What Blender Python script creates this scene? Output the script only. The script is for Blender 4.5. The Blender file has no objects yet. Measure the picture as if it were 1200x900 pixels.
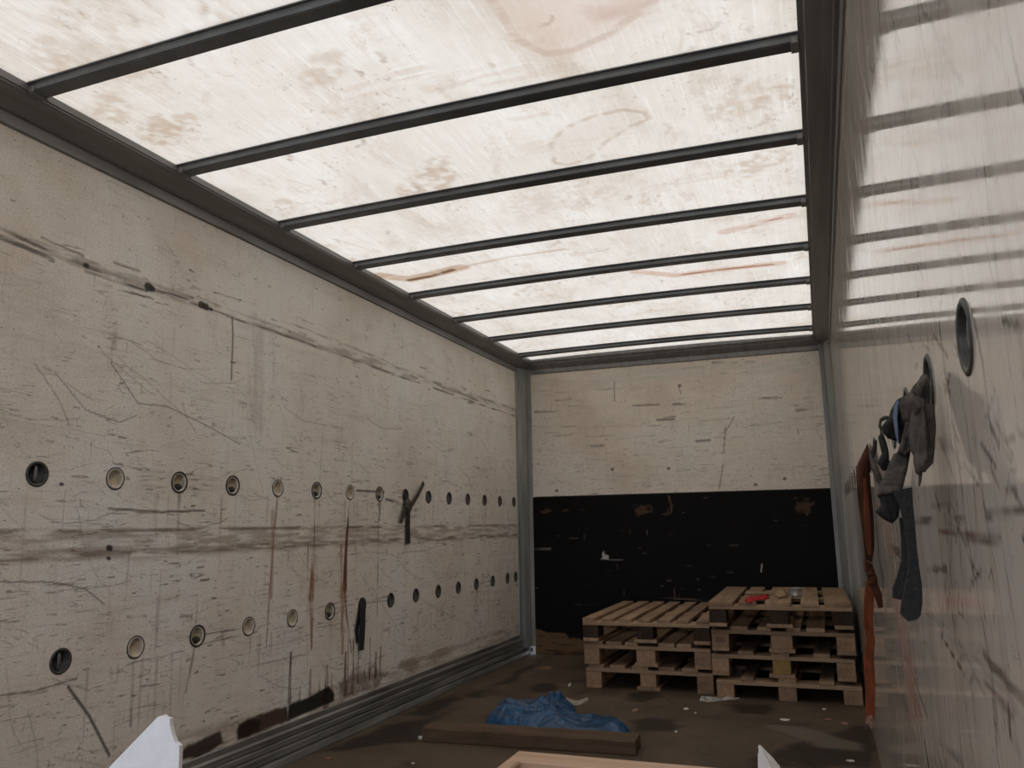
import bpy, bmesh, math, random
import numpy as np
from mathutils import Vector, Matrix
from mathutils.geometry import delaunay_2d_cdt

random.seed(7); rng = np.random.default_rng(11)
SC = bpy.context.scene
COL = SC.collection

# ------------------------------------------------------------------ camera
F, YAW, PIT, ROLL = 945.67, math.radians(20.568), math.radians(9.936), math.radians(-0.978)
CAM = np.array([2.3247, 0.0, 1.0268])
fw = np.array([-math.sin(YAW)*math.cos(PIT), math.cos(YAW)*math.cos(PIT), math.sin(PIT)])
r0 = np.array([math.cos(YAW), math.sin(YAW), 0.0]); u0 = np.cross(r0, fw)
RT = r0*math.cos(ROLL)+u0*math.sin(ROLL); UP = -r0*math.sin(ROLL)+u0*math.cos(ROLL)
cd = bpy.data.cameras.new('camera'); cam = bpy.data.objects.new('camera', cd); COL.objects.link(cam)
cd.sensor_width = 36; cd.lens = F/1200*36; cd.clip_start = 0.02
m = Matrix([[RT[i], UP[i], -fw[i], CAM[i]] for i in range(3)]+[[0, 0, 0, 1]])
cam.matrix_world = m
SC.camera = cam

def ray(px, py, ax, val):
    """point where the sight line through a photo pixel meets the real plane axis=val"""
    d = RT*((px-600)/F) - UP*((py-450)/F) + fw
    return CAM + d*(val-CAM[ax])/d[ax]

# ------------------------------------------------------------------ sky and exposure
W = bpy.data.worlds.new('overcast_sky'); SC.world = W; W.use_nodes = True
nt = W.node_tree; nt.nodes.clear()
N = nt.nodes.new; Lk = nt.links.new
tc = N('ShaderNodeTexCoord'); sx = N('ShaderNodeSeparateXYZ'); cr = N('ShaderNodeValToRGB')
bg = N('ShaderNodeBackground'); wo = N('ShaderNodeOutputWorld')
mr = N('ShaderNodeMapRange'); mr.inputs['From Min'].default_value = -1
Lk(tc.outputs['Generated'], sx.inputs[0]); Lk(sx.outputs['Z'], mr.inputs['Value']); Lk(mr.outputs[0], cr.inputs[0])
e = cr.color_ramp.elements
e[0].position = 0.0; e[0].color = (.05, .05, .05, 1)
e[1].position = 1.0; e[1].color = (1.0/2.9, .985/2.9, .96/2.9, 1)
for p_, c_ in ((.46, (.12, .12, .13, 1)), (.495, (.30, .31, .34, 1)), (.51, (2.0, 2.2, 2.75, 1)), (.60, (1.6, 1.72, 2.0, 1)), (.72, (.97, .98, 1.0, 1))):
    k = e.new(p_); k.color = tuple(q/2.9 for q in c_[:3])+(1,)
Lk(cr.outputs[0], bg.inputs[0]); bg.inputs[1].default_value = 1.14*2.9; Lk(bg.outputs[0], wo.inputs[0])
vs = SC.view_settings
vs.view_transform = 'Standard'; vs.look = 'None'; vs.gamma = 1; vs.use_curve_mapping = False; vs.exposure = 0.0
SC.display_settings.display_device = 'sRGB'

# ------------------------------------------------------------------ dimensions
WX, LY, HZ = 2.48, 6.445, 2.412
YR = -1.1            # rear opening
ZW = 2.30            # lower edge of roof rails
ZB = 1.259           # top of the black lining
ZK = 0.166

# ------------------------------------------------------------------ materials
def srgb(r, g, b):
    f = lambda c: (c/12.92 if c <= .04045 else ((c+.055)/1.055)**2.4)
    return (f(r/255), f(g/255), f(b/255), 1)

class NT:
    def __init__(s, name):
        s.m = bpy.data.materials.new(name); s.m.use_nodes = True; s.t = s.m.node_tree; s.t.nodes.clear()
        s.out = s.n('ShaderNodeOutputMaterial')
    def n(s, ty, **kw):
        q = s.t.nodes.new(ty)
        for k, v in kw.items():
            if hasattr(q, k) and not k.startswith('i_'): setattr(q, k, v)
        return q
    def l(s, a, b): s.t.links.new(a, b)
    def coord(s, kind='Object', scale=(1, 1, 1)):
        a = s.n('ShaderNodeTexCoord'); mp = s.n('ShaderNodeMapping'); mp.inputs['Scale'].default_value = scale
        s.l(a.outputs[kind], mp.inputs[0]); return mp.outputs[0]
    def noise(s, scale, stretch=(1, 1, 1), detail=4, rough=.6, kind='Object', dist=0):
        q = s.n('ShaderNodeTexNoise'); q.inputs['Scale'].default_value = scale
        q.inputs['Detail'].default_value = detail; q.inputs['Roughness'].default_value = rough
        q.inputs['Distortion'].default_value = dist
        s.l(s.coord(kind, stretch), q.inputs['Vector']); return q.outputs['Fac']
    def ramp(s, src, stops):
        q = s.n('ShaderNodeValToRGB'); el = q.color_ramp.elements
        el[0].position, el[0].color = stops[0][0], stops[0][1]
        el[1].position, el[1].color = stops[-1][0], stops[-1][1]
        for p, c in stops[1:-1]:
            k = el.new(p); k.color = c
        s.l(src, q.inputs[0]); return q.outputs[0]
    def rng(s, src, a, b, c=0, d=1):
        q = s.n('ShaderNodeMapRange'); q.inputs[1].default_value = a; q.inputs[2].default_value = b
        q.inputs[3].default_value = c; q.inputs[4].default_value = d; s.l(src, q.inputs[0]); return q.outputs[0]
    def lines(s, scale, stretch, width, mscale=3, thr=.5, dist=.6, offset=(0, 0, 0), rot=0):
        a = s.n('ShaderNodeTexCoord'); mp = s.n('ShaderNodeMapping'); mp.inputs['Scale'].default_value = stretch
        mp.inputs['Location'].default_value = offset; mp.inputs['Rotation'].default_value = (rot, 0, 0)
        s.l(a.outputs['Object'], mp.inputs[0])
        q = s.n('ShaderNodeTexNoise'); q.inputs['Scale'].default_value = scale; q.inputs['Detail'].default_value = 2
        q.inputs['Distortion'].default_value = dist; s.l(mp.outputs[0], q.inputs['Vector'])
        d = s.math('ABSOLUTE', s.math('SUBTRACT', q.outputs['Fac'], .5))
        ln = s.rng(d, width*.4, width, 1, 0)
        mk = s.noise(mscale, (1, 1, 1), 4, .7, dist=.3)
        return s.math('MULTIPLY', ln, s.rng(mk, thr, thr+.08, 0, 1))
    def mix(s, fac, a, b, mode='MIX'):
        q = s.n('ShaderNodeMix'); q.data_type = 'RGBA'; q.blend_type = mode
        for idx, v in ((0, fac), (6, a), (7, b)):
            if isinstance(v, (int, float)): q.inputs[idx].default_value = v
            elif isinstance(v, tuple): q.inputs[idx].default_value = v
            else: s.l(v, q.inputs[idx])
        return q.outputs[2]
    def math(s, op, a, b=0.0):
        q = s.n('ShaderNodeMath'); q.operation = op
        for i, v in ((0, a), (1, b)):
            if isinstance(v, (int, float)): q.inputs[i].default_value = v
            else: s.l(v, q.inputs[i])
        return q.outputs[0]
    def bsdf(s, col, rough=.6, metal=0, spec=.5, bump=None, bs=.2, bd=.002, coat=0):
        b = s.n('ShaderNodeBsdfPrincipled')
        if isinstance(col, tuple): b.inputs['Base Color'].default_value = col
        else: s.l(col, b.inputs['Base Color'])
        if isinstance(rough, (int, float)): b.inputs['Roughness'].default_value = rough
        else: s.l(rough, b.inputs['Roughness'])
        b.inputs['Metallic'].default_value = metal
        b.inputs['Specular IOR Level'].default_value = spec
        if coat: b.inputs['Coat Weight'].default_value = coat
        if bump is not None:
            q = s.n('ShaderNodeBump'); q.inputs['Strength'].default_value = bs; q.inputs['Distance'].default_value = bd
            s.l(bump, q.inputs['Height']); s.l(q.outputs[0], b.inputs['Normal'])
        s.l(b.outputs[0], s.out.inputs[0]); return s.m

def simple(name, col, rough=.6, metal=0, var=.25, scale=12, stretch=(1, 1, 1), spec=.5, bs=.15, bd=.002):
    t = NT(name); nz = t.noise(scale, stretch)
    dk = tuple(c*(1-var) for c in col[:3])+(1,); lt = tuple(min(1, c*(1+var)) for c in col[:3])+(1,)
    c = t.ramp(nz, [(.3, dk), (.7, lt)])
    return t.bsdf(c, rough, metal, spec, nz, bs, bd)

def paint_mix(t, base):
    a = t.n('ShaderNodeVertexColor'); a.layer_name = 'stain'
    return t.mix(a.outputs['Alpha'], base, a.outputs['Color'])

# worn white laminate of the left and front walls
def wall_mat(name, axis, base=(.90, .835, .745, 1), rough=.5):
    t = NT(name)
    al = lambda k: (1, k, 1) if axis == 'y' else (k, 1, 1)         # stretched along the wall
    st2 = (1, 1, .12)
    big = t.noise(1.5, (1, 1, 1), 6, .65)
    c = t.ramp(big, [(.30, (base[0]*.84, base[1]*.80, base[2]*.76, 1)), (.52, base), (.72, (min(.9, base[0]*1.04), base[1]*1.10, base[2]*1.17, 1))])
    mid = t.noise(9, al(.16), 8, .8, dist=.3)
    sep = t.n('ShaderNodeSeparateXYZ'); t.l(t.coord(), sep.inputs[0])
    low = t.rng(sep.outputs['Z'], 2.05, 1.35, .25, 1)              # the wall is scraped where the load reaches
    c = t.mix(t.rng(mid, .52, .70, 0, .42), c, (base[0]*.60, base[1]*.52, base[2]*.46, 1))
    dr = t.noise(16, st2, 6, .75)
    c = t.mix(t.rng(dr, .56, .80, 0, .42), c, (.34, .26, .20, 1))
    dirt = (.13, .09, .065, 1)
    for sc, k, w, ms, th, f in ((26, .05, .010, 4, .50, .75), (55, .06, .016, 7, .52, .75), (18, .22, .006, 3, .50, .6)):
        c = t.mix(t.math('MULTIPLY', t.math('MULTIPLY', t.lines(sc, al(k), w, ms, th, .5, (sc*.37, 0, sc*.11)), f), low), c, dirt)
    if axis == 'y':
        for sc, ro, w, ms, th, f in ((7, .7, .0045, 3.2, .54, .6), (9, -.6, .0045, 4, .55, .6), (12, 1.1, .006, 5, .56, .5)):
            c = t.mix(t.math('MULTIPLY', t.lines(sc, (1, .35, 1), w, ms, th, 1.0, (sc, 0, 1), ro), f), c, (.16, .12, .09, 1))
    c = t.mix(t.math('MULTIPLY', t.lines(24, (1, 1, .05), .012, 4, .56, .4), .45), c, (.22, .16, .11, 1))
    fine = t.noise(50, al(.16), 6, .85)
    c = t.mix(t.math('MULTIPLY', t.rng(fine, .61, .67, 0, .9), low), c, (.11, .075, .055, 1))
    mic = t.noise(170, (1, .8, .8), 4, .8)
    c = t.mix(t.rng(mic, .35, .68, 0, .42), c, (.30, .24, .19, 1))
    tint = t.noise(5, (1, 1, 1), 3, .6)
    c = t.mix(t.rng(tint, .5, .75, 0, .16), c, (.52, .56, .47, 1))
    pits = t.noise(95, al(.5), 3, .6)
    c = t.mix(t.rng(pits, .68, .71, 0, .9), c, (.03, .02, .016, 1))
    c = paint_mix(t, c)
    return t.bsdf(c, rough, 0, .35, t.math('ADD', mid, fine), .4, .003)
M = {}
M['wall_left'] = wall_mat('worn_white_laminate_side', 'y')
M['wall_back'] = wall_mat('worn_white_laminate_front', 'x', (.88, .79, .67, 1))

t = NT('glossy_white_laminate')
big = t.noise(1.3, (1, 1, 1), 5, .65)
c = t.ramp(big, [(.3, (.64, .57, .50, 1)), (.7, (.82, .76, .69, 1))])
v1 = t.noise(16, (1, 1, .10), 6, .75, dist=.4)
c = t.mix(t.rng(v1, .50, .72, 0, .5), c, (.34, .27, .21, 1))
for sc, st, w, ms, th, f in ((14, (1, 1, .12), .010, 3, .48, .6), (30, (1, 1, .10), .016, 6, .50, .5), (9, (1, .5, .5), .006, 4, .52, .6)):
    c = t.mix(t.math('MULTIPLY', t.lines(sc, st, w, ms, th, .6, (sc, 0, 0)), f), c, (.13, .10, .08, 1))
f1 = t.noise(60, (1, .35, .9), 5, .8)
c = t.mix(t.rng(f1, .62, .70, 0, .5), c, (.16, .12, .09, 1))
c = paint_mix(t, c)
wav = t.noise(5, (1, .6, .35), 3, .55)
v2 = t.noise(40, (1, 1, .08), 5, .65)
hh = t.math('ADD', t.math('MULTIPLY', wav, .55), t.math('MULTIPLY', v2, .10))
rg = t.rng(t.noise(14, (1, 1, .3), 5, .7), .40, .75, .03, .16)
M['wall_right'] = t.bsdf(c, rg, 0, 1.0, hh, .30, .003)

t = NT('translucent_fibreglass_roof')
a1 = t.noise(2.0, (1, .7, 1), 7, .7, dist=.4)
c = t.ramp(a1, [(.28, (.62, .545, .455, 1)), (.45, (.76, .705, .635, 1)), (.68, (.85, .82, .77, 1))])
fib = t.noise(55, (1, .035, 1), 5, .8)
c = t.mix(t.rng(fib, .42, .72, 0, .38), c, (.60, .555, .49, 1))
fib3 = t.noise(90, (1, .05, 1), 3, .6, dist=.2)
c = t.mix(t.rng(fib3, .56, .70, 0, .40), c, (.91, .90, .87, 1))
pt = t.noise(5, (1, .5, 1), 7, .8, dist=.5)
c = t.mix(t.rng(pt, .53, .72, 0, .6), c, (.50, .38, .27, 1))
sp = t.noise(45, (1, .6, 1), 4, .8)
mk = t.noise(3.5, (1, 1, 1), 4, .7)
c = t.mix(t.math('MULTIPLY', t.rng(sp, .56, .66, 0, .8), t.rng(mk, .50, .66, 0, 1)), c, (.36, .26, .17, 1))
c = t.mix(t.math('MULTIPLY', t.lines(6, (1, 1, 1), .005, 3, .55, 1.2), .5), c, (.42, .32, .23, 1))
c = paint_mix(t, c)
tr = t.n('ShaderNodeBsdfTranslucent'); df = t.n('ShaderNodeBsdfDiffuse'); mx = t.n('ShaderNodeMixShader')
t.l(c, tr.inputs[0]); t.l(c, df.inputs[0]); mx.inputs[0].default_value = .14
t.l(tr.outputs[0], mx.inputs[1]); t.l(df.outputs[0], mx.inputs[2]); t.l(mx.outputs[0], t.out.inputs[0])
M['roof'] = t.m

t = NT('brown_plywood_floor')
a1 = t.noise(2.5, (1, 1, 1), 6, .65, dist=.4)
c = t.ramp(a1, [(.30, (.060, .042, .028, 1)), (.50, (.100, .072, .048, 1)), (.72, (.135, .100, .070, 1))])
a2 = t.noise(60, (1, .5, 1), 5, .8)
c = t.mix(t.rng(a2, .5, .75, 0, .5), c, (.035, .026, .02, 1))
c = paint_mix(t, c)
M['floor'] = t.bsdf(c, t.rng(a1, .3, .7, .6, .85), 0, .25, a2, .3, .003)

t = NT('black_lining_sheet')
a1 = t.noise(14, (.25, 1, 1), 6, .8)
c = t.mix(t.rng(a1, .64, .72, 0, .6), (.0045, .004, .004, 1), (.03, .025, .022, 1))
c = paint_mix(t, c)
M['black'] = t.bsdf(c, .62, 0, .12, a1, .2, .002)

M['dark_alu'] = simple('weathered_grey_aluminium', (.12, .13, .14, 1), .38, .45, .3, 25, (.2, .2, 1))
M['rail'] = simple('dull_anodised_rail', (.22, .22, .215, 1), .45, .3, .2, 20, (1, .1, 1))
M['post'] = simple('grey_green_painted_post', (.27, .275, .26, 1), .5, .1, .25, 14, (1, 1, .2))
M['kick'] = simple('scuffed_aluminium_kick_rail', (.20, .195, .18, 1), .45, .45, .5, 30, (1, .06, 1), bs=.4)
M['cup_dark'] = simple('dark_zinc_cup', (.065, .065, .058, 1), .5, .3, .35, 60)
M['cup_bar'] = simple('worn_steel_tie_bar', (.15, .15, .14, 1), .4, .5, .3, 60)
M['cup_pale'] = simple('bare_tan_hole_bottom', (.50, .42, .30, 1), .7, 0, .35, 35)
M['cup_rim'] = simple('pale_chipped_rim', (.55, .51, .44, 1), .5, .1, .3, 40)
M['cup_black'] = simple('black_rubber_rim', (.018, .016, .014, 1), .6, 0, .4, 60)

def wood(name, lo, hi, scale=9, long=(1, .06, 1), rough=.75, dirt=.5):
    t = NT(name)
    g = t.noise(scale*3, long, 6, .7, dist=.8)
    c = t.ramp(g, [(.3, lo), (.7, hi)])
    oi = t.n('ShaderNodeObjectInfo')
    v = t.rng(oi.outputs['Random'], 0, 1, .72, 1.18)
    hs = t.n('ShaderNodeHueSaturation'); t.l(v, hs.inputs['Value']); t.l(c, hs.inputs['Color'])
    d = t.noise(5, (1, 1, 1), 5, .7)
    c = t.mix(t.rng(d, .48, .75, 0, dirt), hs.outputs[0], tuple(q*.4 for q in lo[:3])+(1,))
    return t.bsdf(c, rough, 0, .25, g, .3, .002)
M['pallet'] = wood('pallet_softwood', (.20, .13, .078, 1), (.40, .275, .175, 1))
M['pallet_x'] = wood('pallet_softwood_across', (.22, .145, .09, 1), (.44, .31, .20, 1), long=(.06, 1, 1))
M['block'] = wood('pressed_wood_block', (.24, .15, .09, 1), (.42, .28, .18, 1), 14, (1, 1, 1))
M['pallet_dark'] = wood('old_dark_pallet_wood', (.028, .016, .010, 1), (.070, .042, .026, 1))
M['yellow_block'] = wood('yellowish_pallet_block', (.22, .14, .045, 1), (.36, .24, .09, 1), 14, (1, 1, 1))
M['old_beam'] = wood('dirty_brown_timber', (.075, .045, .026, 1), (.15, .095, .06, 1), long=(.05, 1, 1))
M['pine'] = wood('fresh_pine_board', (.56, .36, .24, 1), (.80, .58, .43, 1), long=(.08, 1, 1), dirt=.25)
M['pine_y'] = wood('fresh_pine_board_lengthwise', (.54, .34, .22, 1), (.76, .54, .39, 1), long=(1, .08, 1), dirt=.25)
M['foam'] = simple('white_foam_board', (.90, .91, .93, 1), .6, 0, .05, 60, bs=.1)
M['card'] = simple('creased_white_plastic', (.70, .68, .64, 1), .5, 0, .1, 30)
M['grey_cloth'] = simple('faded_grey_cloth', (.080, .070, .058, 1), .9, 0, .55, 45, spec=.15, bs=.5)
M['dark_cloth'] = simple('charcoal_cloth', (.022, .021, .020, 1), .9, 0, .4, 40, spec=.15, bs=.5)
M['web'] = simple('charcoal_webbing', (.030, .030, .029, 1), .8, 0, .35, 200, spec=.2, bs=.6)
M['blue_band'] = simple('pale_blue_tape', (.13, .17, .25, 1), .7, 0, .2, 30)
M['orange'] = simple('burnt_orange_webbing', (.20, .055, .022, 1), .75, 0, .4, 40, (1, 1, .3), spec=.2)
M['orange_dark'] = simple('soiled_brown_red_webbing', (.065, .023, .012, 1), .8, 0, .6, 30, (1, 1, .3), spec=.2)
M['orange_mid'] = simple('worn_orange_webbing', (.125, .038, .018, 1), .8, 0, .5, 40, (1, 1, .3), spec=.2)
M['pale'] = simple('dull_pale_cloth', (.30, .27, .22, 1), .9, 0, .3, 50)
M['fray'] = simple('frayed_pale_threads', (.28, .17, .12, 1), .9)
M['red'] = simple('red_plastic_film', (.42, .012, .015, 1), .4, 0, .3, 40)
M['tin'] = simple('dull_tin', (.34, .34, .30, 1), .4, .5, .2, 40)
M['scrap'] = simple('white_paper', (.62, .60, .55, 1), .7, 0, .12, 50)
M['leaf'] = simple('dry_brown_leaf', (.20, .10, .05, 1), .8, 0, .4, 50)
M['stone'] = simple('grey_crumb', (.16, .14, .12, 1), .9, 0, .3, 60)

t = NT('blue_plastic_sheet')
nz = t.noise(14, (1, 1, 1), 5, .6, dist=.8)
c = t.ramp(nz, [(.35, (.002, .026, .075, 1)), (.65, (.008, .085, .205, 1))])
M['tarp'] = t.bsdf(c, .34, 0, .5, t.noise(26, (1, 1, 1), 3, .5, dist=1.6), .35, .005)
t = NT('clear_plastic_film')
b = t.bsdf((.75, .74, .70, 1), .25)
pb = [q for q in t.t.nodes if q.type == 'BSDF_PRINCIPLED'][0]
tp = t.n('ShaderNodeBsdfTransparent'); mx = t.n('ShaderNodeMixShader')
t.l(t.rng(t.noise(30, (1, 1, 1), 4, .6, dist=1), .35, .65, .15, .6), mx.inputs[0])
t.l(tp.outputs[0], mx.inputs[1]); t.l(pb.outputs[0], mx.inputs[2]); t.l(mx.outputs[0], t.out.inputs[0])
M['film'] = t.m

# ------------------------------------------------------------------ object helpers
def mesh_obj(name, verts, faces, mat, parent=None, smooth=False):
    me = bpy.data.meshes.new(name); me.from_pydata([tuple(v) for v in verts], [], [tuple(f) for f in faces]); me.update()
    if mat: me.materials.append(mat)
    if smooth: me.polygons.foreach_set('use_smooth', [True]*len(me.polygons))
    o = bpy.data.objects.new(name, me); COL.objects.link(o)
    if parent: o.parent = parent
    return o

def bm_obj(name, bm, mat, parent=None, smooth=False):
    bmesh.ops.recalc_face_normals(bm, faces=bm.faces)
    me = bpy.data.meshes.new(name); bm.to_mesh(me); bm.free()
    me.materials.append(mat)
    if smooth: me.polygons.foreach_set('use_smooth', [True]*len(me.polygons))
    o = bpy.data.objects.new(name, me); COL.objects.link(o)
    if parent: o.parent = parent
    return o

def struct(o): o['kind'] = 'structure'; return o
def tag(o, label, cat, group=None):
    o['label'] = label; o['category'] = cat
    if group: o['group'] = group
    return o
def thing(name, label, cat, loc=(0, 0, 0), rotz=0, group=None):
    o = bpy.data.objects.new(name, None); COL.objects.link(o)
    o.empty_display_size = .05; o.location = loc; o.rotation_euler = (0, 0, rotz)
    return tag(o, label, cat, group)
def dup(root, loc, rotz=0, label=None, rot=None):
    r = root.copy(); COL.objects.link(r); r.location = loc; r.rotation_euler = rot or (0, 0, rotz)
    if label: r['label'] = label
    for ch in list(root.children):
        c = ch.copy(); COL.objects.link(c); c.parent = r
        for g in ch.children:
            d = g.copy(); COL.objects.link(d); d.parent = c
    return r

def box(bm, x0, x1, y0, y1, z0, z1, bev=0):
    vs_ = [bm.verts.new((x, y, z)) for x in (x0, x1) for y in (y0, y1) for z in (z0, z1)]
    fs = [bm.faces.new([vs_[i] for i in q]) for q in ((0, 1, 3, 2), (4, 6, 7, 5), (0, 4, 5, 1), (2, 3, 7, 6), (0, 2, 6, 4), (1, 5, 7, 3))]
    if bev:
        bmesh.ops.bevel(bm, geom=list({e for f in fs for e in f.edges}), offset=bev, segments=1, affect='EDGES')
def box_obj(name, b, mat, parent=None, bev=0):
    bm = bmesh.new(); box(bm, *b, bev); return bm_obj(name, bm, mat, parent)

def extrude_profile(name, prof, axis, a0, a1, mat, parent=None, closed=True, bow=None, seg=1):
    """profile = list of (u, z); axis 'y' -> (u, a, z), axis 'x' -> (a, u, z), axis 'z' -> (u, z, a)"""
    n = len(prof); V = []; Fc = []
    for i in range(seg+1):
        s = i/seg; a = a0+(a1-a0)*s; dz = bow(s) if bow else 0
        for (u, z) in prof:
            V.append((u, a, z+dz) if axis == 'y' else (a, u, z+dz) if axis == 'x' else (u, z, a))
    for i in range(seg):
        for k in range(n if closed else n-1):
            k2 = (k+1) % n
            Fc.append((i*n+k, i*n+k2, (i+1)*n+k2, (i+1)*n+k))
    if closed:
        Fc.append(tuple(range(n))[::-1]); Fc.append(tuple(seg*n+k for k in range(n)))
    bm = bmesh.new(); vv = [bm.verts.new(v) for v in V]
    for f in Fc: bm.faces.new([vv[i] for i in f])
    return bm_obj(name, bm, mat, parent)

def lathe(name, prof, mat, parent=None, seg=28, axis='x'):
    """profile of (radius, height) turned about the local X axis"""
    V = []; Fc = []
    n = len(prof)
    for i in range(seg):
        a = 2*math.pi*i/seg
        for (r, h) in prof:
            V.append((h, r*math.cos(a), r*math.sin(a)) if axis == 'x' else (r*math.cos(a), r*math.sin(a), h))
    for i in range(seg):
        j = (i+1) % seg
        for k in range(n-1):
            Fc.append((i*n+k, j*n+k, j*n+k+1, i*n+k+1))
    bm = bmesh.new(); vv = [bm.verts.new(v) for v in V]
    for f in Fc: bm.faces.new([vv[i] for i in f])
    bmesh.ops.remove_doubles(bm, verts=bm.verts, dist=1e-6)
    return bm_obj(name, bm, mat, parent, True)

def tube(name, pts, rad, mat, parent=None, seg=8, smooth=True):
    bm = bmesh.new(); rings = []
    P = [Vector(p) for p in pts]
    for i, p in enumerate(P):
        t_ = (P[min(i+1, len(P)-1)]-P[max(i-1, 0)]).normalized()
        a = t_.cross(Vector((.3, .1, 1))).normalized(); b = t_.cross(a).normalized()
        r = rad[i] if isinstance(rad, (list, tuple)) else rad
        rings.append([bm.verts.new(p+a*r*math.cos(2*math.pi*k/seg)+b*r*math.sin(2*math.pi*k/seg)) for k in range(seg)])
    for A, B in zip(rings, rings[1:]):
        for k in range(seg): bm.faces.new((A[k], A[(k+1) % seg], B[(k+1) % seg], B[k]))
    bm.faces.new(rings[0][::-1]); bm.faces.new(rings[-1])
    return bm_obj(name, bm, mat, parent, smooth)

# numpy value noise
def vnoise(u, v, seed=0):
    r = np.random.default_rng(seed).random((256, 256))
    iu = np.floor(u).astype(int); iv = np.floor(v).astype(int); fu = u-iu; fv = v-iv
    fu = fu*fu*(3-2*fu); fv = fv*fv*(3-2*fv)
    g = lambda a, b: r[a % 256, b % 256]
    return (g(iu, iv)*(1-fu)+g(iu+1, iv)*fu)*(1-fv)+(g(iu, iv+1)*(1-fu)+g(iu+1, iv+1)*fu)*fv
def fbm(u, v, seed=0, o=4):
    s = 0; a = .5
    for k in range(o):
        s = s+a*vnoise(u*2**k+17.3*k, v*2**k+5.1*k, seed+k); a *= .5
    return s/(1-.5**o)

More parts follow.
